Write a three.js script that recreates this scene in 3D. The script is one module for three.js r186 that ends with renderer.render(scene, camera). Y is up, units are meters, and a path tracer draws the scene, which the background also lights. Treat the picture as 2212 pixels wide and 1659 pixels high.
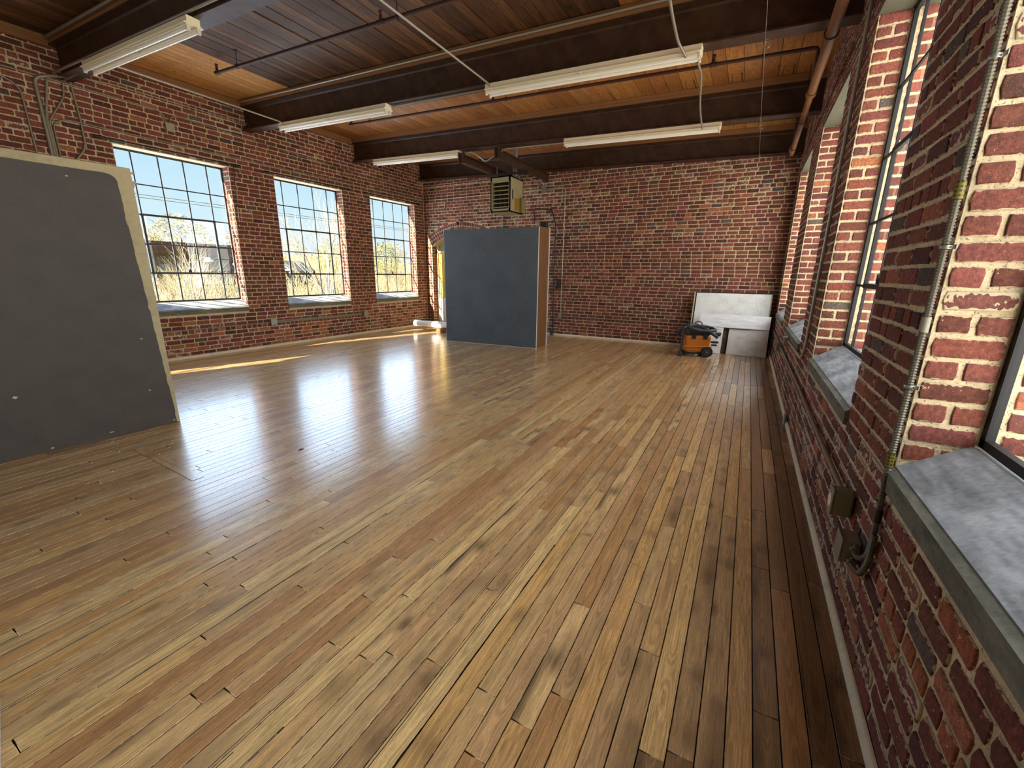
import * as THREE from 'three';
import { RectAreaLightUniformsLib } from 'three/addons/lights/RectAreaLightUniformsLib.js';
import { mergeGeometries } from 'three/addons/utils/BufferGeometryUtils.js';
import { RoundedBoxGeometry } from 'three/addons/geometries/RoundedBoxGeometry.js';

// ------------------------------------------------------------------ camera, sky, sun, window daylight, exposure
RectAreaLightUniformsLib.init();
const scene = new THREE.Scene();
const renderer = new THREE.WebGLRenderer();
renderer.toneMapping = THREE.LinearToneMapping;
renderer.toneMappingExposure = 1.0;
renderer.shadowMap.enabled = true;
const EYE = 1.485;
const camera = new THREE.PerspectiveCamera(2 * Math.atan(829.5 / 908.714) * 180 / Math.PI, 2212 / 1659, 0.05, 400);
camera.position.set(0, EYE, 0);
camera.rotation.set(-0.2567, 0.4983, 0.0117, 'YXZ');
camera.updateMatrixWorld(true);

// room: right wall x = XR, back wall z = ZB, left wall leaves the back corner at XL and runs a little out of square (LA)
const XR = 0.548, XL = -8.218, ZB = -9.83, ZF = 3.6, LA = -0.021, SL = -0.0329;
const leftX = (z) => XL + LA * (z - ZB);
const SILL = 0.95, HEAD = 3.245, FRAME = 0.2;           // window frame foot, head, and its depth behind the wall face
const leftWins = [[-4.725, -3.15], [-7.117, -5.55], [-9.448, -7.915]];
const leftBehind = [[-0.1, 1.5]];
const rightWins = [[-1.88, -0.28], [-4.26, -2.66], [-6.85, -5.18], [-9.45, -7.77]];
const rightBehind = [[0.5, 2.1]];

{ // clear winter sky: deep blue overhead, pale towards the horizon
  const W = 64, H = 256, d = new Float32Array(W * H * 4);
  const stops = [[-90, 0.42, 0.4, 0.33], [-1, 0.42, 0.4, 0.33], [0, 0.86, 0.97, 1.02], [6, 0.68, 0.92, 1.02], [16, 0.43, 0.76, 1.0], [35, 0.27, 0.56, 0.9], [90, 0.16, 0.38, 0.72]];
  for (let y = 0; y < H; y++) {
    const e = (y + 0.5) / H * 180 - 90; let k = 0; while (k < stops.length - 2 && e > stops[k + 1][0]) k++;
    const a = stops[k], b = stops[k + 1], t = Math.min(1, Math.max(0, (e - a[0]) / (b[0] - a[0])));
    for (let x = 0; x < W; x++) for (let c = 0; c < 4; c++) d[(y * W + x) * 4 + c] = c === 3 ? 1 : a[c + 1] + (b[c + 1] - a[c + 1]) * t;
  }
  const t = new THREE.DataTexture(d, W, H, THREE.RGBAFormat, THREE.FloatType);
  t.mapping = THREE.EquirectangularReflectionMapping; t.magFilter = THREE.LinearFilter; t.needsUpdate = true;
  scene.background = t; scene.environment = t;
}
const sun = new THREE.DirectionalLight(new THREE.Color(1, 0.9, 0.7), 50);
sun.position.set(-0.33 * 40 - 4, 0.56 * 40, 40 - 5); sun.target.position.set(-4, 0, -5);
sun.castShadow = true; sun.shadow.mapSize.set(2048, 2048);
Object.assign(sun.shadow.camera, { left: -30, right: 30, top: 30, bottom: -30, near: 1, far: 120 });
scene.add(sun, sun.target);
function daylight(x, z, w, towardX, color, power) {      // the daylight that one window lets in
  const l = new THREE.RectAreaLight(color, power, w, 2.3);
  l.position.set(x, 2.1, z); l.lookAt(x + towardX, 2.1, z); scene.add(l);
}
const COOL = new THREE.Color(1.0, 0.99, 0.96), SKYLIT = new THREE.Color(0.7, 0.92, 1.22);
for (const [a, b] of [...leftWins, ...leftBehind]) daylight(leftX((a + b) / 2) - 0.3, (a + b) / 2, b - a, 1, SKYLIT, 4.8);
for (const [a, b] of [...rightWins, ...rightBehind]) daylight(XR + 0.4, (a + b) / 2, b - a, -1, COOL, 6.3);

// ------------------------------------------------------------------ helpers
let seed = 12345;
const rnd = () => { seed = (seed + 0x6d2b79f5) | 0; let t = Math.imul(seed ^ (seed >>> 15), 1 | seed); t = (t + Math.imul(t ^ (t >>> 7), 61 | t)) ^ t; return ((t ^ (t >>> 14)) >>> 0) / 4294967296; };
const rr = (a, b) => a + (b - a) * rnd(), pick = (a) => a[Math.floor(rnd() * a.length)];
const V = (x, y, z) => new THREE.Vector3(x, y, z);
const LAT = new Float32Array(65536); for (let i = 0; i < 65536; i++) LAT[i] = rnd();
function n2(x, y, px = 256, py = 256) {                  // value noise that repeats every px, py cells
  const ix = Math.floor(x), iy = Math.floor(y), fx = x - ix, fy = y - iy, sx = fx * fx * (3 - 2 * fx), sy = fy * fy * (3 - 2 * fy);
  const x0 = ((ix % px) + px) % px, x1 = (x0 + 1) % px, y0 = (((iy % py) + py) % py) << 8, y1 = ((((iy + 1) % py) + py) % py) << 8;
  const a = LAT[y0 + x0], b = LAT[y0 + x1], c = LAT[y1 + x0], d = LAT[y1 + x1];
  return a + (b - a) * sx + (c - a) * sy + (a - b - c + d) * sx * sy;
}
function tex(w, h, fn, srgb = true) {
  const d = new Uint8Array(w * h * 4);
  for (let y = 0, o = 0; y < h; y++) for (let x = 0; x < w; x++, o += 4) {
    const c = fn(x, y); d[o] = Math.max(0, Math.min(255, c[0])); d[o + 1] = Math.max(0, Math.min(255, c[1])); d[o + 2] = Math.max(0, Math.min(255, c[2])); d[o + 3] = 255;
  }
  const t = new THREE.DataTexture(d, w, h); t.magFilter = THREE.LinearFilter; t.minFilter = THREE.LinearFilter; t.wrapS = t.wrapT = THREE.RepeatWrapping;
  if (srgb) t.colorSpace = THREE.SRGBColorSpace; t.needsUpdate = true; return t;
}
const mat = (color, roughness = 0.7, o = {}) => new THREE.MeshStandardMaterial({ color, roughness, ...o });
const phys = (o) => new THREE.MeshPhysicalMaterial(o);
const counts = {};
const numbered = (n) => { const k = counts[n] = (counts[n] ?? -1) + 1; return k ? n + '_' + String(k).padStart(3, '0') : n; };
function tag(o, label, category, group, kind) { Object.assign(o.userData, { label, category }); if (group) o.userData.group = group; if (kind) o.userData.kind = kind; return o; }
function thing(name, label, category, pos = [0, 0, 0], turn = 0, group, kind) {
  const g = new THREE.Group(); g.name = kind === 'structure' ? name : numbered(name); g.position.set(...pos); g.rotation.y = turn; scene.add(g);
  return tag(g, label, category, group, kind);
}
function merge(list) { list = list.map((g) => { g = g.index ? g.toNonIndexed() : g; for (const k of Object.keys(g.attributes)) if (!['position', 'normal', 'uv'].includes(k)) g.deleteAttribute(k); return g; }); return list.length > 1 ? mergeGeometries(list) : list[0]; }
function part(name, geo, m, parent = scene, label) {
  const o = new THREE.Mesh(Array.isArray(geo) ? merge(geo) : geo, m); o.name = parent === scene ? numbered(name) : name; o.castShadow = o.receiveShadow = true; parent.add(o);
  if (label) o.userData.label = label; return o;
}
function metric(g, s = 1) {                              // uv in metres from the dominant axis
  g = g.index ? g.toNonIndexed() : g; g.computeVertexNormals?.();
  const p = g.attributes.position, n = g.attributes.normal, uv = new Float32Array(p.count * 2);
  for (let i = 0; i < p.count; i++) {
    const ax = Math.abs(n.getX(i)), ay = Math.abs(n.getY(i)), az = Math.abs(n.getZ(i)), x = p.getX(i), y = p.getY(i), z = p.getZ(i);
    if (ay >= ax && ay >= az) { uv[2 * i] = x * s; uv[2 * i + 1] = z * s; } else if (ax >= az) { uv[2 * i] = z * s; uv[2 * i + 1] = y * s; } else { uv[2 * i] = x * s; uv[2 * i + 1] = y * s; }
  }
  g.setAttribute('uv', new THREE.BufferAttribute(uv, 2)); return g;
}
const box = (w, h, d, x = 0, y = 0, z = 0, r = 0) => (r ? new RoundedBoxGeometry(w, h, d, 2, r) : new THREE.BoxGeometry(w, h, d)).translate(x, y, z);
const rbox = (x0, x1, y0, y1, z0, z1, r = 0) => box(x1 - x0, y1 - y0, z1 - z0, (x0 + x1) / 2, (y0 + y1) / 2, (z0 + z1) / 2, r);
function cyl(r0, r1, a, b, seg = 14) {                   // tapered rod from a to b
  const d = b.clone().sub(a), g = new THREE.CylinderGeometry(r1, r0, d.length(), seg);
  return g.applyQuaternion(new THREE.Quaternion().setFromUnitVectors(V(0, 1, 0), d.normalize())).translate((a.x + b.x) / 2, (a.y + b.y) / 2, (a.z + b.z) / 2);
}
function pipe(pts, r, bend = 0.06, seg = 10) {           // bent pipe through pts
  const path = new THREE.CurvePath(); let from = pts[0].clone();
  for (let i = 1; i < pts.length; i++) {
    if (i === pts.length - 1) { path.add(new THREE.LineCurve3(from, pts[i])); break; }
    const a = pts[i].clone().sub(pts[i - 1]), b = pts[i + 1].clone().sub(pts[i]), k = Math.min(bend, a.length() * 0.45, b.length() * 0.45);
    const p = pts[i].clone().addScaledVector(a.normalize(), -k), q = pts[i].clone().addScaledVector(b.normalize(), k);
    path.add(new THREE.LineCurve3(from, p)); path.add(new THREE.QuadraticBezierCurve3(p, pts[i], q)); from = q;
  }
  const g = [];
  for (const c of path.curves) { if (c.getLength() > 1e-4) g.push(new THREE.TubeGeometry(c, c.isLineCurve3 ? 1 : 6, r, seg, false)); }
  return merge(g);
}
function shaped(pts, depth, holes = [], bevel = 0) {
  const s = new THREE.Shape(pts.map((p) => new THREE.Vector2(...p)));
  for (const h of holes) s.holes.push(new THREE.Path(h.map((p) => new THREE.Vector2(...p))));
  return new THREE.ExtrudeGeometry(s, { depth, bevelEnabled: bevel > 0, bevelSize: bevel, bevelThickness: bevel, bevelSegments: 1, bevelOffset: -bevel, curveSegments: 8 });
}
const basis = (x, y, z, o) => new THREE.Matrix4().makeBasis(x, y, z).setPosition(o);
const viewM = new THREE.Matrix4().copy(camera.matrixWorld).invert(), TY = 829.5 / 908.714, TX = TY * 2212 / 1659;
function seen(p) { const q = p.clone().applyMatrix4(viewM); if (q.z > -0.1) return null; return [q.x / -q.z / TX, q.y / -q.z / TY, q.length()]; }
function share(c, n, area) {                             // how large a piece shows in the picture
  const s = seen(c); if (!s || Math.abs(s[0]) > 1.04 || Math.abs(s[1]) > 1.04) return 0;
  const d = camera.position.clone().sub(c); const cos = d.clone().normalize().dot(n); if (cos <= 0) return 0;
  const u = (s[0] + 1) * 1106, v = (1 - s[1]) * 829.5;
  if (c.x < -5 && u < 382 && v > 320 + u * 0.2) return 0;                 // behind the tall grey partition
  if (c.z < -8.1 && u > 960 && u < 1185 && v > 495) return 0;             // behind the free-standing grey box
  return area * cos / d.lengthSq();
}

// ------------------------------------------------------------------ surface textures
const CREAM = [200, 182, 149];
// 64 brick faces, 4 across and 16 up, each 512 x 128 pixels
const brickTones = (k) => k < 32 ? [rr(102, 136), 0, 0] : k < 42 ? [rr(84, 104), 0, 0] : k < 50 ? [rr(150, 172), 0, 0] : k < 56 ? [rr(80, 98), 0, 0] : [rr(116, 138), 0, 0];
const cells = []; for (let k = 0; k < 64; k++) {
  const [r] = brickTones(k); let c;
  if (k < 32) c = [r, r * rr(0.5, 0.57), r * rr(0.41, 0.47)]; else if (k < 42) c = [r, r * rr(0.54, 0.62), r * rr(0.44, 0.52)]; else if (k < 50) c = [r, r * rr(0.56, 0.63), r * rr(0.37, 0.45)];
  else if (k < 56) c = [r, r * rr(0.8, 0.88), r * rr(0.72, 0.8)]; else c = [r, r * rr(0.54, 0.62), r * rr(0.45, 0.53)];
  cells.push({ c, rag: k < 56 ? rr(0.0008, 0.0045) : rr(0.006, 0.012), speck: k < 56 ? rr(0.0, 0.1) : rr(0.2, 0.34), ox: Math.floor(rnd() * 200), oy: Math.floor(rnd() * 200), crack: rnd() < 0.3 });
}
const brickTex = tex(2048, 2048, (x, y) => {
  const cx = x >> 9, cy = y >> 7, q = cells[cy * 4 + cx], i = x & 511, j = y & 127, mx = i / 2400, my = j / 1970;
  const w = 0.2133, h = 0.065, dx = Math.min(mx, w - mx), dy = Math.min(my, h - my), rc = 0.008;
  const d = dx < rc && dy < rc ? rc - Math.hypot(rc - dx, rc - dy) : Math.min(dx, dy);
  const a = n2(i / 26 + q.ox, j / 22 + q.oy), b = n2(i / 8 + q.ox, j / 8 + q.oy), f = n2(i / 2.5 + q.oy, j / 2.5 + q.ox), g = LAT[((y * 7 + 13) & 255) * 256 + ((x * 3 + (y >> 2)) & 255)];
  const ragged = q.rag * (0.3 + 1.5 * a) + (n2((i + j * 0.6) / 62 + q.oy, (i * 0.5 - j) / 48 + q.ox) - 0.5) * 0.004 + (f - 0.5) * 0.0009;
  const smear = n2(i / 60 + q.oy, j / 30 + q.ox) * 0.6 + a * 0.25 + b * 0.3;
  if (d < ragged || smear > 1.02 - q.speck) { const t = 0.86 + 0.2 * f + 0.08 * (g - 0.5); return [CREAM[0] * t, CREAM[1] * t, CREAM[2] * t]; }
  let t = 0.72 + 0.3 * a + 0.18 * b + 0.22 * (f - 0.5) + 0.12 * (g - 0.5);
  if (f > 0.9 && b > 0.62) { const k = 0.9; return [CREAM[0] * k, CREAM[1] * k, CREAM[2] * k]; }
  if (f < 0.1) t *= 0.62;
  if (q.crack && Math.abs(n2(i / 30 + q.oy, j / 18) - 0.5) < 0.012) t *= 0.5;
  return [q.c[0] * t, q.c[1] * t, q.c[2] * t];
});
const mortarTex = tex(1024, 1024, (x, y) => {
  const a = n2(x / 128, y / 128, 8, 8), b = n2(x / 16, y / 16, 64, 64), f = n2(x / 4, y / 4, 256, 256);
  let t = 0.78 + 0.16 * a + 0.14 * b + 0.12 * f; if (f < 0.12) t *= 0.7;
  return [CREAM[0] * t, CREAM[1] * t * (0.99), CREAM[2] * t * 0.97];
});
// floor boards: 24 strips, 85 pixels each, running along u over 2 m
const floorTones = [[178, 138, 88], [160, 116, 70], [186, 150, 100], [150, 104, 62], [168, 128, 80], [142, 108, 72], [172, 126, 74], [192, 158, 104], [154, 98, 54], [164, 124, 84], [176, 132, 76], [148, 112, 74],
  [182, 142, 92], [158, 110, 64], [98, 70, 44], [170, 134, 88], [188, 148, 92], [152, 116, 78], [162, 108, 60], [174, 140, 96], [104, 70, 40], [166, 122, 72], [184, 152, 106], [84, 58, 34]];
const strips = floorTones.map((c, k) => ({ c: c.map((v, i) => v * [0.83, 0.86, 0.88][i] + [198, 166, 122][i] * 0.4), f: rr(0.6, 2.2), cath: rnd() < 0.45 ? rr(1.5, 4) : 0, ox: Math.floor(rnd() * 256), oy: Math.floor(rnd() * 256), stain: rnd() < 0.6 ? rr(0.3, 0.9) : 0.12 }));
const woodPixel = (s, i, v, L) => {                       // i 0..L along the board, v 0..1 across
  const per = Math.round(L / 64), warp = n2(i / 128 + s.ox, v * 2 + s.oy, 16 * per, 256), g1 = n2(i / 64 + s.ox, v * 34 * s.f + warp * 5 + s.oy, 32 * per, 256), g2 = n2(i / 16 + s.oy, v * 70 + s.ox, 128 * per, 256);
  const rings = s.cath ? Math.sin((v - 0.5) * (v - 0.5) * 40 * s.cath + warp * 14 + i / 90) * 0.5 + 0.5 : g1;
  const blot = n2(i / 128 + s.oy, v * 1.5 + s.ox, 16, 256), fine = n2(i / 6 + s.ox, v * 120 + s.oy);
  const streak = n2(i / 220 + s.ox, v * 5 + s.oy, Math.max(1, Math.round(L / 220)), 256); let t = 0.8 + 0.14 * g1 + 0.12 * (g2 - 0.5) + 0.14 * rings + 0.12 * (fine - 0.5) + 0.13 * (streak - 0.5);
  const st = Math.max(0, blot * 0.75 + g1 * 0.4 - 0.62) * 2.4 * s.stain; return [t, st];
};
const floorTex = tex(2048, 2048, (x, y) => {
  const k = Math.min(23, Math.floor(y / 85)), s = strips[k], v = (y - k * 85) / 85, [t, st] = woodPixel(s, x, v, 2048);
  const dirt = n2(x / 30 + s.oy, y / 5) > 0.955 && n2(x / 12, y / 3 + s.ox) > 0.6 ? 0.7 : 1, grey = st * 0.75;
  const seam = Math.min(v, 1 - v) * 85 < 1.4 + n2(x / 20, k * 9) * 1.2 ? 0.55 : 1, q = t * dirt * seam * (1 - st * 0.6);
  return [s.c[0] * q, (s.c[1] * (1 - grey) + s.c[0] * 0.8 * grey) * q, (s.c[2] * (1 - grey) + s.c[0] * 0.6 * grey) * q];
});
// ceiling planks: 8 new-looking pine strips, 8 old dark strips, 128 pixels each, 2.56 m long
const pineTones = [[206, 148, 80], [172, 112, 52], [214, 158, 88], [160, 102, 45], [178, 119, 56], [170, 115, 59], [204, 146, 76], [156, 98, 44]];
const oldTones = [[98, 62, 30], [82, 50, 22], [114, 74, 36], [72, 44, 20], [90, 56, 26], [104, 68, 32], [78, 48, 22], [120, 80, 40]];
const cstrips = [...pineTones, ...oldTones].map((c, k) => ({ c, f: k < 8 ? 1.2 : 2.2, cath: k < 8 ? rr(1, 3) : 0, ox: Math.floor(rnd() * 256), oy: Math.floor(rnd() * 256), stain: 0.25, old: k > 7 }));
const ceilTex = tex(1024, 2048, (x, y) => {
  const k = y >> 7, s = cstrips[k], v = (y & 127) / 128, [t, st] = woodPixel(s, x * 2, v, 2048);
  let q = t * (1 - st * 0.4); const kx = n2(x / 40 + s.ox, v * 3 + s.oy, 26, 256); if (kx > 0.94) q *= 0.6;
  if (s.old) q *= 0.7 + 0.6 * n2(x / 60 + s.oy, v * 22 + s.ox, 17, 256);
  return [s.c[0] * q, s.c[1] * q, s.c[2] * q];
});
const concreteTex = tex(1024, 1024, (x, y) => {
  const a = n2(x / 128, y / 128, 8, 8), b = n2(x / 64 + 9, y / 12, 16, 84), c = n2(x / 10, y / 10, 100, 100), f = n2(x / 3, y / 3, 256, 256), t = 0.62 + 0.3 * a + 0.22 * b + 0.12 * c + 0.08 * f;
  return [156 * t, 161 * t, 165 * t];
});
const paintTex = tex(512, 512, (x, y) => { const t = 0.88 + 0.1 * n2(x / 64, y / 64, 8, 8) + 0.08 * n2(x / 6, y / 6, 85, 85); return [255 * t, 255 * t, 255 * t]; });
const rustTex = tex(512, 512, (x, y) => { const a = n2(x / 40, y / 40, 13, 13), b = n2(x / 7, y / 7, 73, 73), t = 0.75 + 0.3 * a + 0.15 * b; return [t * 230, t * (205 + 30 * a), t * (190 + 40 * a)]; });

const M = {
  brick: mat(0xffffff, 0.92, { map: brickTex, bumpMap: brickTex, bumpScale: 0.001 }),
  mortar: mat(0xffffff, 0.97, { map: mortarTex, bumpMap: mortarTex, bumpScale: 0.002 }),
  floor: phys({ color: 0xffffff, map: floorTex, roughness: 0.34, specularIntensity: 0.8, clearcoat: 1, clearcoatRoughness: 0.19 }),
  sub: mat(0x1c120a, 0.95),
  ceil: mat(0xffffff, 0.62, { map: ceilTex }),
  concrete: mat(0xffffff, 0.85, { map: concreteTex, bumpMap: concreteTex, bumpScale: 0.002 }),
  lipConcrete: mat(0xb9b49c, 0.92, { map: concreteTex, bumpMap: concreteTex, bumpScale: 0.003 }),
  steel: mat(0x452d1a, 0.55, { map: rustTex }),
  nailer: mat(0x94663a, 0.7, { map: paintTex }),
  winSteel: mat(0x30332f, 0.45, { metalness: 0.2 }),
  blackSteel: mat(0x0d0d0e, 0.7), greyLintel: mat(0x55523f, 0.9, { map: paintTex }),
  glass: phys({ color: 0xffffff, transmission: 1, roughness: 0, thickness: 0, ior: 1.5 }),
  cream: mat(0xd9c9a0, 0.8, { map: paintTex }),
  trimWood: mat(0xeedfba, 0.6, { map: paintTex }),
  fixture: mat(0xeee3c4, 0.4), tube: mat(0xf4f0e2, 0.25), socket: mat(0xd8d2bd, 0.5), dark: mat(0x17140f, 0.7),
  emt: mat(0xaaa493, 0.42, { metalness: 0.5 }), emtDull: mat(0x8f8675, 0.5, { metalness: 0.5 }), galv: mat(0x9a9a92, 0.42, { metalness: 0.7 }), boxGrey: mat(0x77766c, 0.55, { metalness: 0.4 }), oldBox: mat(0x8a8773, 0.6, { metalness: 0.15 }),
  rust: mat(0x7c4f27, 0.62, { map: rustTex }), darkPipe: mat(0x4b2a1b, 0.6, { map: rustTex }), blackIron: mat(0x1d1a18, 0.5),
  greyPaint: mat(0x545d63, 0.62, { map: paintTex }), darkGreyPaint: mat(0x4a433d, 0.62, { map: paintTex }), drywall: mat(0xb9ab86, 0.85, { map: paintTex }), white: mat(0xeeeeea, 0.5, { map: paintTex }), chip: mat(0xb9b2a4, 0.9), plywood: mat(0x754d2b, 0.6, { map: paintTex }),
};

// ------------------------------------------------------------------ bricks
const brickGeo = (cell, half) => {                        // a slab 1 x 1 with an uneven outline; depth in metres
  const N = 10, px = [], base = [[-0.46, -0.5], [-0.16, -0.5], [0.16, -0.5], [0.46, -0.5], [0.5, -0.2], [0.5, 0.22], [0.46, 0.5], [0.05, 0.5], [-0.46, 0.5], [-0.5, 0]];
  for (const [x, y] of base) px.push([x + rr(-0.008, 0.008) * (half ? 2 : 1), y + rr(-0.035, 0.035)]);
  const pos = [], uv = [], idx = [], cx = cell % 4, cy = cell >> 2, put = (x, y, z) => {
    const u = half ? 0.02 + (x + 0.5) * 0.46 + (cell % 2) * 0.5 : 0.006 + (x + 0.5) * 0.988; pos.push(x, y, z); uv.push((cx + Math.min(0.994, Math.max(0.006, u))) / 4, (cy + Math.min(0.98, Math.max(0.02, 0.02 + (y + 0.5) * 0.96))) / 16);
  };
  const tilt = rr(-0.002, 0.002);
  for (const [x, y] of px) put(x, y, -0.004);
  for (const [x, y] of px) put(x, y, 0.003 + tilt * x);
  for (const [x, y] of px) put(x * (half ? 0.93 : 0.965), y * 0.88, 0.0062 + tilt * x + rr(-0.0006, 0.0006));
  put(0, 0, 0.0066);
  for (let i = 0; i < N; i++) { const j = (i + 1) % N; idx.push(i, j, N + j, i, N + j, N + i, N + i, N + j, 2 * N + j, N + i, 2 * N + j, 2 * N + i, 2 * N + i, 2 * N + j, 3 * N); }
  const g = new THREE.BufferGeometry(); g.setAttribute('position', new THREE.Float32BufferAttribute(pos, 3)); g.setAttribute('uv', new THREE.Float32BufferAttribute(uv, 2)); g.setIndex(idx); g.computeVertexNormals(); return g;
};
const stretchers = [], headers = []; for (let k = 0; k < 64; k++) { stretchers.push(brickGeo(k, false)); headers.push(brickGeo(k, true)); }
const CH = 0.0749, BL = 0.2065; let JT = 0.0108;
function cellFor(mood) {                                  // which face a brick shows; mood says what the stretch of wall is like
  const r = rnd(), m = { plain: [0.74, 0.87, 0.91, 0.945], mixed: [0.46, 0.62, 0.84, 0.93], smeared: [0.42, 0.52, 0.56, 0.6], clean: [0.82, 0.93, 0.97, 0.985], orange: [0.3, 0.36, 0.9, 0.94] }[mood];
  return r < m[0] ? Math.floor(rnd() * 32) : r < m[1] ? 32 + Math.floor(rnd() * 10) : r < m[2] ? 42 + Math.floor(rnd() * 8) : r < m[3] ? 50 + Math.floor(rnd() * 6) : 56 + Math.floor(rnd() * 8);
}
function brickAt(list, c, u, n, len, h, mood, up = V(0, 1, 0)) {
  list.push({ c, u, n, up, len, h, cell: cellFor(mood), half: len < 0.13, turn: rr(-0.006, 0.006), out: rr(-0.0015, 0.0015) });
}
function course(list, a, b, y, r, at, u, n, mood) {
  const h = CH - JT;   // one course between a and b; at(s) gives the point at distance s
  let s = a; const head = r % 6 === 5, unit = head ? (BL - JT) / 2 : BL; let first = true;
  while (s < b - 0.03) {
    let len = unit * rr(0.97, 1.03); if (first && !head) { len = r % 2 ? unit * 0.5 : unit; } if (first && head) len = r % 12 === 5 ? unit : unit * 0.6; first = false;
    if (!head && rnd() < 0.03) len *= 0.5;
    if (b - s < len + 0.045) len = b - s;
    const c = at(s + len / 2); c.y = y + CH / 2 + rr(-0.0015, 0.0015);
    brickAt(list, c, u, n, len - (JT + rr(-0.002, 0.003)), h + rr(-0.003, 0.002), typeof mood === 'function' ? mood(c) : mood); s += len;
  }
}
function cutRow(L0, L1, y, openings) {                    // spans of a course left over by the openings
  let spans = [[L0, L1]]; const m = y + CH / 2;
  for (const [a, b, y0, y1] of openings) if (m > y0 && m < y1) spans = spans.flatMap(([p, q]) => (b <= p || a >= q ? [[p, q]] : [[p, a], [b, q]].filter(([x, z]) => z - x > 0.02)));
  return spans;
}
function layBricks(parent, list) {                        // the 300 that show largest are parts, the rest one mass
  for (const k of list) k.area = share(k.c, k.n, k.len * k.h);
  list.sort((p, q) => q.area - p.area);
  const X = new THREE.Matrix4(), pos = [], nor = [], uv = [], idx = []; let base = 0;
  list.forEach((k, i) => {
    const u = k.u.clone().addScaledVector(k.up, k.turn).normalize(), up = V().crossVectors(k.n, u).normalize(), o = k.c.clone().addScaledVector(k.n, k.out), g = (k.half ? headers : stretchers)[k.cell];
    if (i < 300 && k.area > 0) {
      const m = new THREE.Mesh(g, M.brick); m.name = 'brick'; X.makeBasis(u, up, k.n); m.quaternion.setFromRotationMatrix(X); m.position.copy(o); m.scale.set(k.len, k.h, 1); m.castShadow = m.receiveShadow = true; parent.add(m); return;
    }
    const p = g.attributes.position, q = g.attributes.normal, t = g.attributes.uv;
    for (let j = 0; j < p.count; j++) {
      const a = p.getX(j) * k.len, b = p.getY(j) * k.h, c = p.getZ(j), na = q.getX(j) / k.len, nb = q.getY(j) / k.h, nc = q.getZ(j), nl = 1 / Math.hypot(na, nb, nc);
      pos.push(o.x + u.x * a + up.x * b + k.n.x * c, o.y + u.y * a + up.y * b + k.n.y * c, o.z + u.z * a + up.z * b + k.n.z * c);
      nor.push((u.x * na + up.x * nb + k.n.x * nc) * nl, (u.y * na + up.y * nb + k.n.y * nc) * nl, (u.z * na + up.z * nb + k.n.z * nc) * nl); uv.push(t.getX(j), t.getY(j));
    }
    for (const j of g.index.array) idx.push(base + j); base += p.count;
  });
  const G = new THREE.BufferGeometry(); G.setAttribute('position', new THREE.Float32BufferAttribute(pos, 3)); G.setAttribute('normal', new THREE.Float32BufferAttribute(nor, 3)); G.setAttribute('uv', new THREE.Float32BufferAttribute(uv, 2)); G.setIndex(idx);
  const rest = part('brickwork', G, M.brick, parent); rest.userData.kind = 'stuff';
}
const WALLTOP = 4.6, LIP = SILL - 0.21;
const rect = (a, b, c, d) => [[a, c], [b, c], [b, d], [a, d]];
const up = V(0, 1, 0);

// left wall: three tall steel windows
{
  const w = thing('wall_left', 'red brick wall with three tall steel windows facing winter trees', 'wall', [0, 0, 0], 0, null, 'structure');
  const u = V(LA, 0, 1).normalize(), n = V(1, 0, -LA).normalize(), wins = [...leftWins, ...leftBehind].map(([a, b]) => [a - ZB, b - ZB]);
  const g = shaped(rect(-0.32, ZF - ZB, -0.3, WALLTOP), 0.235, wins.map(([a, b]) => rect(a, b, LIP, HEAD + 0.05).reverse()));
  part('mortar_bed', g.applyMatrix4(basis(u, up, V().crossVectors(u, up), V(XL, 0, ZB))), M.mortar, w);
  const list = [], at = (s) => V(XL + LA * s, 0, ZB + s), inv = u.clone().negate();
  const mood = (c) => (c.y < 0.74 ? (c.z > -4.65 ? (rnd() < 0.6 ? 'mixed' : 'smeared') : c.z > -6.5 && c.y < 0.42 ? 'orange' : c.z < -7.5 ? (rnd() < 0.6 ? 'smeared' : 'orange') : 'plain') : c.y > 3.6 ? 'plain' : 'clean');
  for (let r = 0, y = 0.03; y < 4.33; r++, y += CH) for (const [a, b] of cutRow(0.01, 9.4, y, wins.map(([a, b]) => [a, b, LIP, HEAD + 0.02]))) course(list, a, b, y, r, at, inv, n, mood);
  for (const [a, b] of wins) for (let r = 0, y = 0.03; y < HEAD - 0.02; r++, y += CH) if (y > SILL - 0.12) {
    for (const [z, dir] of [[a + ZB, 1], [b + ZB, -1]]) course(list, 0.0, FRAME - 0.012, y, r % 2 ? 5 : 0, (s) => V(leftX(z) - (dir > 0 ? FRAME - s : s), 0, z), V(dir, 0, 0), V(0, 0, dir), 'clean');
  }
  layBricks(w, list);
}
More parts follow.
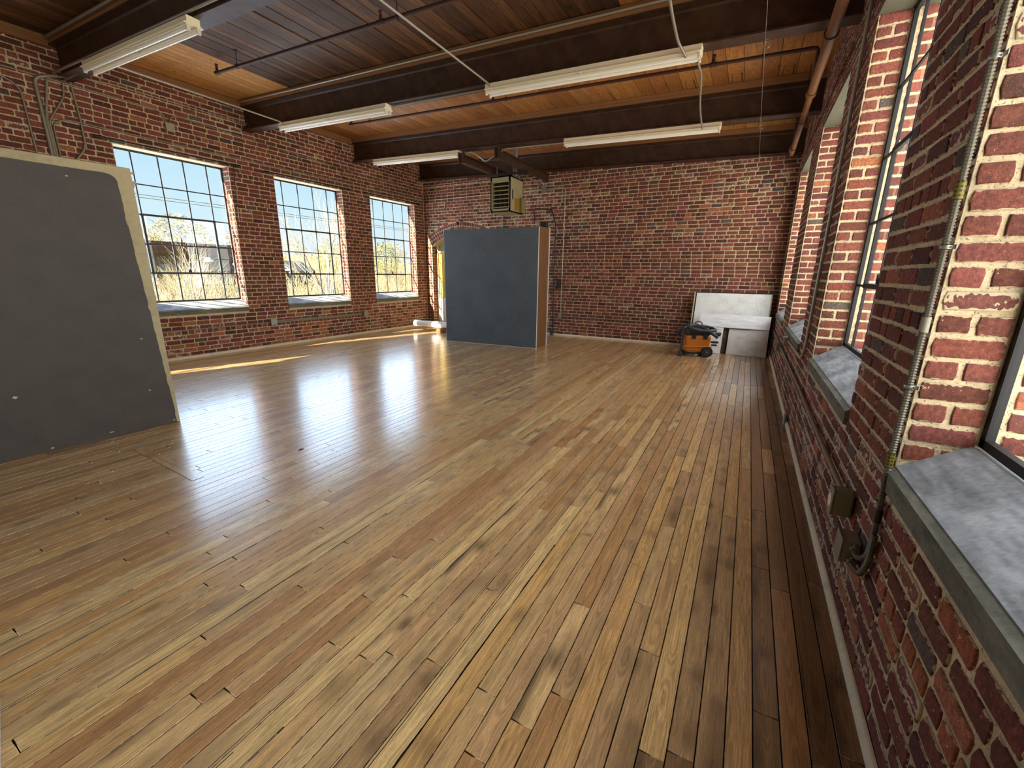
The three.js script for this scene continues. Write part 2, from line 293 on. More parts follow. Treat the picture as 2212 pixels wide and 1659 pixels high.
// right wall
JT = 0.0145;
{
  const w = thing('wall_right', 'red brick wall with deep window reveals and thick cream mortar joints', 'wall', [0, 0, 0], 0, null, 'structure');
  const wins = [...rightWins, ...rightBehind].map(([a, b]) => [ZF - b, ZF - a]), n = V(-1, 0, 0), u = V(0, 0, 1);
  const g = shaped(rect(0, ZF - ZB + 0.32, -0.3, WALLTOP), 0.36, wins.map(([a, b]) => rect(a, b, LIP, HEAD + 0.05).reverse()));
  part('mortar_bed', g.applyMatrix4(basis(V(0, 0, -1), up, V(1, 0, 0), V(XR, 0, ZF))), M.mortar, w);
  const list = [], at = (s) => V(XR, 0, ZB + s), zw = rightWins.concat(rightBehind).map(([a, b]) => [a - ZB, b - ZB, LIP, HEAD + 0.02]);
  const mood = (c) => (c.y < 0.75 ? (c.z > -1.6 ? (c.y > 0.3 ? 'mixed' : 'plain') : rnd() < 0.5 ? 'mixed' : 'smeared') : 'plain');
  for (let r = 0, y = 0.03; y < 4.12; r++, y += CH) for (const [a, b] of cutRow(0.01, 11.3, y, zw)) course(list, a, b, y, r, at, u, n, mood);
  for (const [a, b] of [...rightWins, ...rightBehind]) for (let r = 0, y = 0.03; y < HEAD - 0.02; r++, y += CH) if (y > SILL - 0.12) {
    for (const [z, dir] of [[a, 1], [b, -1]]) course(list, 0.0, FRAME - 0.012, y, r % 2 ? 5 : 0, (s) => V(XR + (dir > 0 ? s : FRAME - s), 0, z), V(dir, 0, 0), V(0, 0, dir), 'clean');
    course(list, FRAME + 0.03, 0.355, y, r % 2 ? 5 : 0, (s) => V(XR + s, 0, a), V(1, 0, 0), V(0, 0, 1), 'clean');
  }
  layBricks(w, list);
}
// back wall with an arched doorway behind the grey box
JT = 0.0108;
const AX = -6.97, AW = 1.0, AR = 1.82, AY = 0.68, ARO = 2.12;
{
  const w = thing('wall_back', 'long red brick wall with lime smears and an arched doorway', 'wall', [0, 0, 0], 0, null, 'structure');
  const arch = [[AX - AW, 0.02], [AX + AW, 0.02]]; for (let i = 0; i <= 20; i++) { const a = Math.acos(AW / AR) + (Math.PI - 2 * Math.acos(AW / AR)) * i / 20; arch.push([AX + AR * Math.cos(a), AY + AR * Math.sin(a)]); }
  const g = shaped(rect(-XR - 0.31, -XL + 0.31, -0.3, WALLTOP), 0.31, [arch.map(([x, y]) => [-x, y])]);
  part('mortar_bed', g.applyMatrix4(basis(V(-1, 0, 0), up, V(0, 0, -1), V(0, 0, ZB))), M.mortar, w);
  const list = [], at = (s) => V(s, 0, ZB), n = V(0, 0, 1), u = V(1, 0, 0), halfAngle = Math.asin(AW / AR);
  const mood = (c) => { const k = n2(c.x * 1.3 + 40, c.y * 1.6 + 11); return c.y > 2.3 && c.x < -3.2 && k > 0.36 ? 'smeared' : c.y > 2.9 && k > 0.62 ? 'smeared' : k > 0.82 ? 'mixed' : 'clean'; };
  const rows = [];
  for (let r = 0, y = 0.03; y < 4.05; r++, y += CH) {
    const m = y + CH / 2; let half = m < AY + AR * Math.cos(halfAngle) ? AW : 0;
    if (m >= AY + ARO * Math.cos(halfAngle) - 0.35 && m < AY + ARO) { const q = Math.sqrt(Math.max(0, ARO * ARO - (m - AY) * (m - AY))); half = Math.max(half, Math.min(q, AW + (m - AY - AR * Math.cos(halfAngle)) * Math.tan(halfAngle))); }
    for (const [a, b] of cutRow(XL + 0.01, XR - 0.01, y, half ? [[AX - half - 0.01, AX + half + 0.01, 0, 9]] : [])) course(rows, a, b, y, r, at, u, n, mood);
  }
  list.push(...rows);
  for (let ring = 0; ring < 3; ring++) { const R = AR + 0.05 + ring * 0.1, k = Math.round(2 * halfAngle * R / 0.078); for (let i = 0; i < k; i++) { const a = Math.PI / 2 + halfAngle - 2 * halfAngle * (i + 0.5) / k, d = V(Math.cos(a), Math.sin(a), 0); brickAt(list, V(AX + d.x * R, AY + d.y * R, ZB), V(d.y, -d.x, 0), n, 0.066, 0.09, 'clean', d); } }
  for (let r = 0, y = 0.03; y < 2.15; r++, y += CH) course(list, 0, 0.2, y, r % 2 ? 5 : 0, (s) => V(AX - AW, 0, ZB - s), V(0, 0, -1), V(1, 0, 0), 'clean');
  layBricks(w, list);
}
{
  const w = thing('wall_front', 'plain plastered wall behind the viewer closing the room', 'wall', [0, 0, 0], 0, null, 'structure');
  part('plaster', rbox(XL - 0.9, XR + 0.31, -0.3, WALLTOP, ZF, ZF + 0.25), M.mortar, w);
}

// ------------------------------------------------------------------ floor boards
{
  const f = thing('floor', 'glossy varnished hardwood strip floor with worn stained boards', 'floor', [0, 0, 0], 0, null, 'structure');
  part('subfloor', rbox(XL - 0.9, XR + 0.31, -0.3, -0.012, ZB - 0.31, ZF), M.sub, f);
  const cache = new Map();
  const plankGeo = (len, w, strip) => {
    len = Math.round(len * 20) / 20; const key = [len, w, strip].join(); if (cache.has(key)) return cache.get(key);
    const hx = w / 2, hz = len / 2, b = 0.0013, pos = [], uv = [], idx = [], off = (strip * 0.37) % 1;
    const ring = (x, y, z) => { for (const [sx, sz] of [[-1, -1], [1, -1], [1, 1], [-1, 1]]) { pos.push(sx * x, y, sz * z); uv.push(off + (sz * z) / 2, (strip * 85 + 1 + (sx * x / w + 0.5) * 83) / 2048); } };
    ring(hx - b, 0, hz - b); ring(hx - b, 0, hz - b); ring(hx, -b, hz); ring(hx, -0.011, hz);
    idx.push(0, 3, 2, 0, 2, 1); for (let i = 0; i < 4; i++) { const j = (i + 1) % 4; for (const k of [4, 8]) idx.push(k + i, k + j, k + 4 + j, k + i, k + 4 + j, k + 4 + i); }
    const g = new THREE.BufferGeometry(); g.setAttribute('position', new THREE.Float32BufferAttribute(pos, 3)); g.setAttribute('uv', new THREE.Float32BufferAttribute(uv, 2)); g.setIndex(idx); g.computeVertexNormals(); cache.set(key, g); return g;
  };
  const list = [], W = 0.0815, light = [0, 1, 2, 4, 6, 7, 9, 10, 12, 15, 16, 19, 21, 22, 3, 13], darker = [5, 11, 17, 3], grimy = [23, 14, 20];
  for (let k = 0, x = XR - 0.012; x > XL - 0.2; k++, x -= W) {
    let z = ZB + 0.005 - rnd() * 1.2; const xc = x - W / 2;
    while (z < ZF) {
      let len = rr(0.55, 2.7); if (rnd() < 0.2) len = rr(0.4, 0.8); let a = z, b = z + len;
      if (xc > -1.25 && a < -6.7 && b > -6.5) b = -6.65;                                   // a patch seam where many boards end together
      let strip = pick(light); if (xc > XR - 0.36 ? rnd() < 0.85 : xc > -0.1 && rnd() < 0.3) strip = pick(grimy); else if (rnd() < (xc > -0.6 ? 0.35 : 0.12)) strip = pick(darker);
      if (xc > -1.36 && xc < -1.15 && a < -3.3 && b > -3.2) b = -3.25;
      if (xc > -1.36 && xc < -1.15 && a > -3.3 && a < -3.2) { /* boards after the patch */ }
      if (xc > -1.36 && xc < -1.15 && b === -3.25) { a = Math.max(a, -4.55); strip = 8; if (a > z + 0.2) list.push([xc, z, a, pick(light)]); }
      const lo = Math.max(a, ZB + 0.004), hi = Math.min(b, ZF); if (hi - lo > 0.05) list.push([xc, lo, hi, strip]); z = b;
    }
  }
  const rows = list.filter(([x, a, b]) => !(x < leftX((a + b) / 2) - 0.02)).map(([x, a, b, s]) => ({ c: V(x, 0, (a + b) / 2), len: b - a, strip: s, tilt: rr(-0.0035, 0.0035), dy: rr(-0.0005, 0.0005) }));
  for (const k of rows) { k.area = 0; for (const t of [-0.4, 0, 0.4]) k.area = Math.max(k.area, share(V(k.c.x, 0, k.c.z + t * k.len), up, W * k.len)); }
  rows.sort((p, q) => q.area - p.area);
  const rest = [];
  rows.forEach((k, i) => {
    const g = plankGeo(k.len, W - 0.0026, k.strip), q = (Math.round(k.len * 20) / 20);
    if (i < 300 && k.area > 0) { const m = new THREE.Mesh(g, M.floor); m.name = 'floor_board'; m.position.set(k.c.x, k.dy, k.c.z); m.rotation.z = k.tilt; m.scale.z = (k.len - 0.0035) / q; m.castShadow = m.receiveShadow = true; f.add(m); }
    else rest.push(g.clone().applyMatrix4(new THREE.Matrix4().compose(V(k.c.x, k.dy, k.c.z), new THREE.Quaternion().setFromEuler(new THREE.Euler(0, 0, k.tilt)), V(1, 1, (k.len - 0.0035) / q))));
  });
  part('floor_boards', rest, M.floor, f).userData.kind = 'stuff';
  part('knot_hole', new THREE.CylinderGeometry(0.016, 0.013, 0.003, 9).scale(0.8, 1, 1.6).translate(-3.19, 0.001, -2.08), M.dark, f, 'dark knot hole');
  // a cross board let into the floor beside the tall partition
  const cb = new THREE.Mesh(plankGeo(1.05, 0.075, 12), M.floor); cb.name = 'floor_board'; cb.position.set(-3.88, 0.003, -1.385); cb.rotation.y = Math.PI / 2 - 0.04; f.add(cb);
}

// ------------------------------------------------------------------ ceiling planks and roof
const CY = (x) => 4.368 + SL * (x - XL);
const TILT = Math.atan(SL);
const BEAMS = [-2.77, -5.14, -7.55, -9.83];               // centre lines
{
  const c = thing('ceiling', 'plank ceiling of orange pine and dark old boards between beams', 'ceiling', [0, 0, 0], 0, null, 'structure');
  const roof = rbox(-0.7, XR - XL + 0.31, 0.05, 0.3, ZB - 0.31, ZF + 0.25); roof.rotateZ(TILT).translate(XL, 4.368, 0); part('roof_deck', roof, M.sub, c);
  const geos = new Map();
  const plank = (w, len, strip) => {
    const key = [w, len, strip].join(); if (geos.has(key)) return geos.get(key);
    const g = new THREE.BoxGeometry(w - 0.006, 0.05, len).toNonIndexed(), p = g.attributes.position, uv = g.attributes.uv, o = (strip * 0.31) % 1;
    for (let i = 0; i < p.count; i++) uv.setXY(i, o + p.getZ(i) / 2.56, (strip * 128 + 4 + (p.getX(i) / w + 0.5) * 120) / 2048);
    geos.set(key, g); return g;
  };
  for (let bay = 0; bay < 4; bay++) {
    const z0 = [-9.83, -7.55, -5.14, -2.77][bay], z1 = [-7.55, -5.14, -2.77, ZF][bay];
    let x = XL - 0.2;
    while (x < XR) {
      const oldBoard = bay === 2 ? x > -6.95 && x < -1.6 : bay === 3, w = oldBoard ? rr(0.11, 0.15) : bay === 2 && x < -6.95 ? 0.14 : 0.2;
      const wq = Math.round(w * 100) / 100, strip = oldBoard ? 8 + Math.floor(rnd() * 8) : bay === 2 && x < -6.9 ? pick([0, 2, 6]) : pick([1, 3, 4, 5, 7, 4]);
      const m = new THREE.Mesh(plank(wq, z1 - z0, strip), M.ceil); m.name = 'ceiling_plank'; m.position.set(x + wq / 2, CY(x + wq / 2) + 0.025 + (oldBoard ? rr(0, 0.012) : rr(0, 0.002)), (z0 + z1) / 2); m.rotation.z = TILT; m.castShadow = m.receiveShadow = true; c.add(m); x += wq;
    }
  }
  // ledger along the left wall under the planks
  part('ledger', rbox(-0.03, 0.05, -0.12, -0.005, 0.05, 9.6).applyMatrix4(basis(V(1, 0, -LA).normalize(), up, V(LA, 0, 1).normalize(), V(XL, 4.368, ZB))), M.nailer, c);
}
// steel beams with wooden nailers
function beam(z, i, label) {
  const b = thing('steel_beam', label, 'beam', [XL - 0.14, 3.905, z], 0, 'rolled steel ceiling beams'); b.rotation.z = TILT;
  const L = XR - XL + 0.14, fw = 0.09, wb = 0.007, H = 0.375, ft = 0.016;
  const pr = [[-fw, 0], [fw, 0], [fw, ft], [wb + 0.012, ft + 0.012], [wb, ft + 0.03], [wb, H - ft - 0.03], [wb + 0.012, H - ft - 0.012], [fw, H - ft], [fw, H], [-fw, H], [-fw, H - ft], [-wb - 0.012, H - ft - 0.012], [-wb, H - ft - 0.03], [-wb, ft + 0.03], [-wb - 0.012, ft + 0.012], [-fw, ft]];
  part('girder', metric(shaped(pr, L).rotateY(Math.PI / 2), 1), M.steel, b);
  part('nailer', rbox(0, L, H + 0.001, H + 0.043, -0.085, 0.085), M.nailer, b, 'wooden nailing plank');
  part('nailer', rbox(0, L, H + 0.045, H + 0.09, -0.105, 0.105), M.nailer, b, 'wooden nailing plank');
  return b;
}
beam(BEAMS[0], 0, 'brown steel beam, the one clear of the sprinkler elbow, over the tall partition');
beam(BEAMS[1], 1, 'brown steel beam carrying the silver conduit along its top edge');
beam(BEAMS[2], 2, 'brown steel beam that carries the heater joists');
beam(BEAMS[3] + 0.1, 3, 'brown steel beam lying against the back brick wall');

// ------------------------------------------------------------------ windows
function makeWindow(k, label, [x, z], turn, w, dark) {
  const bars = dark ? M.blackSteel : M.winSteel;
  const h = HEAD - SILL, g = thing('window_' + k, label, 'window', [x, SILL, z], turn, null, 'structure');
  const F = 0.03, cols = [0, 0.155, 0.385, 0.615, 0.845, 1].map((t) => -w / 2 + F + (w - 2 * F) * t), rows = [0, 0.2, 0.4, 0.6, 0.8, 1].map((t) => F + (h - 2 * F) * t);
  part('frame', [rbox(-w / 2, w / 2, 0, F, -0.012, 0.012), rbox(-w / 2, w / 2, h - F, h, -0.012, 0.012), rbox(-w / 2, -w / 2 + F, 0, h, -0.012, 0.012), rbox(w / 2 - F, w / 2, 0, h, -0.012, 0.012)], bars, g);
  const inVent = (i, j) => i >= 1 && i <= 3 && j >= 1 && j <= 2;
  for (let i = 1; i < 5; i++) part('muntin', rbox(cols[i] - 0.009, cols[i] + 0.009, F, h - F, -0.008, 0.008), bars, g);
  for (let j = 1; j < 5; j++) part('muntin', rbox(-w / 2 + F, w / 2 - F, rows[j] - 0.009, rows[j] + 0.009, -0.007, 0.007), bars, g);
  const v = part('vent_sash', [rbox(cols[1] - 0.02, cols[4] + 0.02, rows[1] - 0.016, rows[1] + 0.016, -0.012, 0.014), rbox(cols[1] - 0.02, cols[4] + 0.02, rows[3] - 0.016, rows[3] + 0.016, -0.012, 0.014), rbox(cols[1] - 0.016, cols[1] + 0.016, rows[1], rows[3], -0.012, 0.014), rbox(cols[4] - 0.016, cols[4] + 0.016, rows[1], rows[3], -0.012, 0.014)], bars, g);
  part('latch', [box(0.05, 0.045, 0.03, 0, rows[1] + 0.035, 0.03, 0.008), box(0.018, 0.06, 0.02, 0, rows[1] + 0.05, 0.045, 0.004)], bars, v);
  for (let i = 0; i < 5; i++) for (let j = 0; j < 5; j++) part('pane', new THREE.PlaneGeometry(cols[i + 1] - cols[i] - 0.02, rows[j + 1] - rows[j] - 0.02).translate((cols[i] + cols[i + 1]) / 2, (rows[j] + rows[j + 1]) / 2, inVent(i, j) ? 0.004 : 0), M.glass, g);
  part('sill', metric(shaped([[-0.11, -0.2], [0.2, -0.2], [0.2, -0.117], [0.03, -0.004], [-0.11, -0.03]], w - 0.004).rotateY(-Math.PI / 2).scale(1, 1, 1).translate(w / 2 - 0.002, 0, 0)), M.concrete, g, 'grey sloping cement sill');
  part('sill_edge', metric(shaped([[0.198, -0.212], [0.222, -0.205], [0.224, -0.135], [0.198, -0.119]], w + 0.02).rotateY(-Math.PI / 2).translate(w / 2 + 0.01, 0, 0)), M.lipConcrete, g, 'rough cement edge of the sill');
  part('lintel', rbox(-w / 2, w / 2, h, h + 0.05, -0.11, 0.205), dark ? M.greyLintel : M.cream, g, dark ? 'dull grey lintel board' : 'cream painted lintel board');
  return g;
}
leftWins.forEach(([a, b], i) => { const z = (a + b) / 2; makeWindow(i + 1, ['steel window with one edge hidden by the tall grey partition', 'steel window between two others, a bare tree filling its panes', 'steel window beside the corner with the arched doorway'][i], [leftX(z) - FRAME, z], Math.PI / 2 + LA, b - a); });
makeWindow(8, 'steel window on the tree side behind the tall partition', [leftX(0.7) - FRAME, 0.7], Math.PI / 2 + LA, 1.6);
rightWins.forEach(([a, b], i) => { const z = (a + b) / 2; makeWindow(i + 4, ['steel window over the widest grey sill with armoured cable beside it', 'steel window between the bent conduit and the armoured cable', 'steel window before the bent conduit, above two small boxes', 'steel window nearest the stack of white boards'][i], [XR + FRAME, z], -Math.PI / 2, b - a, true); });
makeWindow(9, 'steel window behind the viewer on the cable side', [XR + FRAME, 1.3], -Math.PI / 2, 1.6, true);

// ------------------------------------------------------------------ baseboards (quarter round)
function quarter(len, r) { const p = [[0, 0], [r, 0]]; for (let i = 1; i <= 6; i++) p.push([r * Math.cos(i * Math.PI / 12), r * 1.5 * Math.sin(i * Math.PI / 12)]); return shaped(p, len); }
{
  const a = part('baseboard_right', quarter(ZF - ZB, 0.022).applyMatrix4(basis(V(-1, 0, 0), up, V(0, 0, -1), V(XR - 0.006, 0.001, ZF))), M.trimWood); tag(a, 'pale wooden quarter round along the foot of the window reveal wall', 'baseboard', null, 'structure');
  const b = part('baseboard_left', quarter(9.8, 0.03).applyMatrix4(basis(V(1, 0, -LA).normalize(), up, V(LA, 0, 1).normalize(), V(XL + 0.006, 0.001, ZB))), M.trimWood); tag(b, 'pale wooden quarter round under the three tree-side windows', 'baseboard', null, 'structure');
  const c = part('baseboard_back', quarter(6.4, 0.026).applyMatrix4(basis(V(0, 0, 1), up, V(-1, 0, 0), V(XR - 0.01, 0.001, ZB + 0.006))), M.trimWood); tag(c, 'pale wooden quarter round at the foot of the long back wall', 'baseboard', null, 'structure');
}

// ------------------------------------------------------------------ doorway under the arch
{
  const d = thing('door_1', 'sunlit yellow and white boarded door under the brick arch', 'door', [AX, 0, ZB - 0.2], 0, null, 'structure');
  const yellow = mat(0xd9b64a, 0.6, { map: paintTex }), dim = mat(0x9a9270, 0.7, { map: paintTex });
  part('frame', [rbox(-1, -0.93, 0.02, 2.3, -0.06, 0.04), rbox(0.93, 1, 0.02, 2.3, -0.06, 0.04), rbox(-1, 1, 2.02, 2.08, -0.06, 0.04)], M.cream, d);
  for (let i = 0; i < 10; i++) { const x0 = -0.93 + i * 0.186; part('door_board', rbox(x0 + 0.003, x0 + 0.183, 0.78, 2.02, -0.05, 0, 0.004), yellow, d, 'yellow painted board'); part('door_board', rbox(x0 + 0.003, x0 + 0.183, 0.03, 0.775, -0.05, 0.012, 0.004), M.white, d, 'white painted board'); }
  part('transom_panel', shaped([[-0.98, 2.08], [0.98, 2.08], [0.98, 2.2], [0.6, 2.4], [0, 2.5], [-0.6, 2.4], [-0.98, 2.2]], 0.03).translate(0, 0, -0.05), dim, d, 'dull green panel in the arch head');
}

// ------------------------------------------------------------------ partitions
{ // tall partition beside the viewer: grey paint rolled over cream board, the paint stopping short of the top and far edge
  const p = thing('partition', 'tall freestanding partition painted dark grey with bare cream margins and chips', 'partition', [-4.867, 0, -1.925], 1.497);
  part('board', rbox(-2.44, 0, 0.004, 2.335, -0.1, 0, 0.004), M.drywall, p, 'cream drywall board');
  const pts = [[-2.43, 0.006]]; for (let i = 0; i <= 60; i++) { const t = i / 60; pts.push([-0.022 - 0.085 * t + 0.006 * (n2(t * 50, 3) - 0.5) + (n2(t * 21, 8) > 0.8 ? -0.006 : 0), 0.006 + t * 2.2]); }
  for (let i = 1; i <= 8; i++) { const a = i / 8 * Math.PI / 2; pts.push([-0.107 - 0.075 * (1 - Math.cos(a)), 2.206 + 0.06 * Math.sin(a)]); }
  for (let i = 0; i <= 30; i++) pts.push([-0.2 - 2.23 * i / 30, 2.268 + 0.004 * (n2(i * 1.7, 5) - 0.5)]);
  part('grey_paint', shaped(pts, 0.004), M.darkGreyPaint, p, 'dark grey painted face');
  const blot = (x, y, r, q = 1) => { const s = []; for (let i = 0; i < 9; i++) { const a = i / 9 * 6.283; s.push([x + Math.cos(a) * r * q * rr(0.6, 1.2), y + Math.sin(a) * r * rr(0.6, 1.2)]); } return shaped(s, 0.0012).translate(0, 0, 0.004); };
  for (const [x, y, r, q] of [[-0.93, 1.93, 0.022, 1], [-0.17, 0.86, 0.007, 3], [-0.19, 0.37, 0.008, 2.4], [-0.52, 0.05, 0.01, 2.5], [-0.05, 0.03, 0.012, 1.5], [-0.42, 2.2, 0.008, 2], [-1.02, 0.5, 0.02, 1.2], [-0.9, 0.03, 0.009, 2]]) part('paint_chip', blot(x, y, r * 0.62, q), M.chip, p);
  part('torn_corner', [box(0.03, 0.014, 0.02, 0.008, 2.3, -0.02), box(0.045, 0.02, 0.02, 0.01, 2.225, -0.03), box(0.02, 0.03, 0.02, 0.006, 2.2, -0.03)], M.drywall, p, 'torn board paper');
  part('base_block', rbox(-0.04, 0.03, 0, 0.06, -0.16, -0.1), M.white, p);
}
{ // grey box in front of the doorway
  const p = thing('display_wall', 'freestanding blue grey box wall with a brown side in front of the arch', 'partition', [-5.82, 0, -7.584], 0.0715);
  part('front_sheet', rbox(0.004, 2.162, 0.006, 2.36, -0.014, 0), M.greyPaint, p, 'blue grey painted sheet');
  part('edge_strip', [rbox(0, 0.005, 0, 2.362, -0.016, -0.001), rbox(2.161, 2.17, 0, 2.362, -0.016, 0.001), rbox(0, 2.17, 0, 0.006, -0.016, -0.002)], M.white, p, 'white sheet edge');
  part('side_panel', rbox(2.14, 2.166, 0, 2.375, -0.57, -0.016), M.plywood, p, 'brown wooden side');
  part('far_side_panel', rbox(0, 0.02, 0, 2.36, -0.57, -0.016), M.plywood, p);
  part('back_sheet', rbox(0, 2.185, 0, 2.385, -0.585, -0.57), M.white, p, 'white back sheet');
  part('top_rail', rbox(0.02, 2.14, 2.26, 2.34, -0.57, -0.016), M.plywood, p);
  part('screw_hole', new THREE.CylinderGeometry(0.012, 0.012, 0.004, 10).rotateX(Math.PI / 2).translate(0.98, 1.98, 0.001), M.dark, p);
  const b = thing('black_box', 'small black box standing on top of the grey box wall', 'box', [-3.72, 2.386, -8.1], 0.07);
  part('case', box(0.13, 0.1, 0.1, 0, 0.05, 0, 0.006), M.blackIron, b); part('side_plate', box(0.03, 0.085, 0.09, -0.082, 0.045, 0, 0.003), M.boxGrey, b);
}

// ------------------------------------------------------------------ fluorescent strip lights, switched off
function striplight(x0, z, len, label) {
  const f = thing('strip_light', label, 'light', [x0, 3.903 + SL * (x0 - XL) - 0.002, z], 0, 'unlit fluorescent strip lights'); f.rotation.z = TILT;
  part('housing', shaped([[-0.055, 0], [0.055, 0], [0.06, -0.05], [0.085, -0.062], [0.085, -0.068], [-0.085, -0.068], [-0.085, -0.062], [-0.06, -0.05]], len).rotateY(Math.PI / 2), M.fixture, f, 'cream enamelled channel');
  for (const s of [-0.046, 0.046]) {
    part('tube', cyl(0.019, 0.019, V(0.025, -0.094, s), V(len - 0.025, -0.094, s), 16), M.tube, f);
    for (const e of [0.012, len - 0.012]) part('lampholder', [box(0.02, 0.06, 0.036, e, -0.092, s, 0.006), cyl(0.02, 0.02, V(e - 0.004, -0.094, s), V(e + 0.016 * (e < 1 ? 1 : -1), -0.094, s), 12)], M.socket, f);
  }
  for (const e of [0, len]) part('end_plate', rbox(e - 0.004, e + 0.004, -0.066, 0, -0.058, 0.058), M.fixture, f);
  part('tube_clip', rbox(len / 2 - 0.01, len / 2 + 0.01, -0.08, -0.066, -0.075, 0.075), M.socket, f);
  return f;
}
striplight(-7.3, BEAMS[0] + 0.09, 2.36, 'unlit strip light above the tall grey partition');
striplight(-7.22, BEAMS[1] + 0.05, 2.4, 'unlit strip light above the bare tree window');
striplight(-3.16, BEAMS[1] + 0.05, 2.46, 'unlit strip light fed by a slanting silver conduit and a grey cable');
striplight(-7.6, BEAMS[2] + 0.03, 2.28, 'unlit strip light ending at the heater joist');
striplight(-3.1, BEAMS[2] + 0.03, 2.44, 'unlit strip light hung nearest the long back wall cable');

// ------------------------------------------------------------------ conduits and cables up high
const solo = (name, geo, m, label, category, group) => tag(part(name, geo, m), label, category, group);
const onBeam = (x, dy = 0) => 3.905 + SL * (x - XL) + dy;
solo('conduit', pipe([V(-3.1, 3.83, 1.5), V(-3.1, 3.72, -5.0), V(-3.1, 3.69, -5.06)], 0.011), M.emt, 'silver conduit sloping across the bay to a strip light', 'conduit');
solo('conduit', pipe([V(-7.02, 3.85, -2.7), V(-7.06, 3.845, -4.95), V(-7.06, 3.8, -5.05)], 0.011), M.emt, 'silver conduit close to the tree-side wall joining two strip lights', 'conduit');
solo('conduit', pipe([V(XL - 0.02, onBeam(XL, 0.41), BEAMS[1] + 0.13), V(XR - 0.2, onBeam(XR - 0.2, 0.41), BEAMS[1] + 0.13)], 0.014), M.emt, 'silver conduit clipped along the top of a beam', 'conduit');
solo('conduit', pipe([V(XL, onBeam(XL, 0.4), BEAMS[0] + 0.14), V(-3, onBeam(-3, 0.4), BEAMS[0] + 0.14)], 0.016), M.emtDull, 'dull conduit on the dark beam over the tall partition', 'conduit');
solo('conduit', pipe([V(XL - 0.05, onBeam(XL, 0.03), BEAMS[0] + 0.12), V(-4.6, onBeam(-4.6, 0.03), BEAMS[0] + 0.12), V(-2, onBeam(-2, 0.03), BEAMS[0] + 0.12)], 0.014), M.emtDull, 'dull conduit running on the lower edge of the dark beam', 'conduit');
solo('conduit', pipe([V(-4.8, onBeam(-4.8, -0.02), BEAMS[1]), V(-3.2, onBeam(-3.2, -0.02), BEAMS[1])], 0.012), M.emtDull, 'short conduit linking two strip lights on one beam', 'conduit');
solo('conduit', pipe([V(-5.3, 3.76, BEAMS[2] + 0.02), V(-5.02, 3.755, BEAMS[2] + 0.02), V(-4.72, 3.55, BEAMS[2] + 0.03), V(-4.3, 3.725, BEAMS[2] + 0.02), V(-3.12, 3.685, BEAMS[2] + 0.02)], 0.012, 0.05), M.emt, 'silver conduit bent in a vee under the heater joists', 'conduit');
solo('flexible_cable', pipe([V(-0.8, 3.68, -3.2), V(-0.86, 3.6, -4.3), V(-0.88, 3.6, -4.8), V(-0.83, 3.56, -5.05)], 0.013, 0.2), M.emtDull, 'grey flexible cable dropping to the end of a strip light', 'cable');
solo('flexible_cable', pipe([V(-0.74, 3.55, -5.15), V(-0.74, 3.58, -5.5), V(-0.86, 3.6, -6.6), V(-0.9, 3.57, -7.4)], 0.012, 0.3), M.emtDull, 'grey flexible cable slung between two strip lights', 'cable');
{
  const c = thing('steel_cable', 'thin steel cable with snap hooks strung under the beams', 'cable', [-0.16, 3.56, 0]);
  part('wire', pipe([V(-0.01, 0.03, 0.5), V(0, 0, BEAMS[1]), V(0.01, -0.01, BEAMS[2]), V(0.03, -0.02, -9.25)], 0.0022, 0.05, 6), M.galv, c);
  for (const [x, z, k] of [[0.02, BEAMS[1] + 0.15, 1], [0.02, BEAMS[2] + 0.09, 1], [0.03, -9.3, 0.5]]) part('snap_hook', [new THREE.TorusGeometry(0.026 * k, 0.004, 6, 18).translate(x, -0.055 * k, z), new THREE.TorusGeometry(0.01 * k, 0.004, 6, 12).translate(x, -0.018 * k, z), cyl(0.004, 0.004, V(x, -0.01 * k, z), V(x, 0.03, z), 6)], M.galv, c);
}
// sprinkler pipes
function branch(x0, x1, z, label, elbow) {
  const y = (x) => 4.19 + SL * (x - XL), b = thing('sprinkler_pipe', label, 'pipe', [0, 0, 0], 0, 'sprinkler branch pipes');
  part('pipe', elbow ? pipe([V(x0, y(x0), z), V(x1, y(x1), z), V(x1, 3.46, z)], 0.02, 0.05) : pipe([V(x0, y(x0), z), V(x1, y(x1), z)], 0.02), M.darkPipe, b);
  const head = (x) => part('sprinkler_head', [cyl(0.017, 0.017, V(x, y(x), z), V(x, y(x) + 0.06, z), 10), cyl(0.011, 0.02, V(x, y(x) + 0.06, z), V(x, y(x) + 0.085, z), 10), new THREE.CylinderGeometry(0.024, 0.024, 0.004, 12).translate(x, y(x) + 0.1, z), cyl(0.004, 0.004, V(x - 0.012, y(x) + 0.08, z), V(x, y(x) + 0.1, z), 6), cyl(0.004, 0.004, V(x + 0.012, y(x) + 0.08, z), V(x, y(x) + 0.1, z), 6)], M.darkPipe, b);
  part('end_cap', cyl(0.026, 0.026, V(x0 - 0.02, y(x0), z), V(x0 + 0.03, y(x0), z)), M.darkPipe, b);
  for (let x = x0 + 0.02; x < x1; x += 3.1) { head(x); part('tee', cyl(0.026, 0.026, V(x - 0.04, y(x), z), V(x + 0.04, y(x), z)), M.darkPipe, b); }
  for (let x = x0 + 0.5; x < x1 - 0.2; x += 2.85) part('hanger', [new THREE.TorusGeometry(0.026, 0.004, 6, 14).rotateY(Math.PI / 2).translate(x, y(x), z), cyl(0.005, 0.005, V(x, y(x) + 0.025, z), V(x, CY(x), z), 6), cyl(0.03, 0.03, V(x, CY(x) - 0.006, z), V(x, CY(x), z), 8)], M.blackIron, b);
}
branch(-6.9, 0.33, -3.95, 'rusty sprinkler branch under the dark old ceiling boards', true);
branch(-6.94, 0.33, -6.3, 'dark sprinkler branch under the orange pine boards, long run with elbow', true);
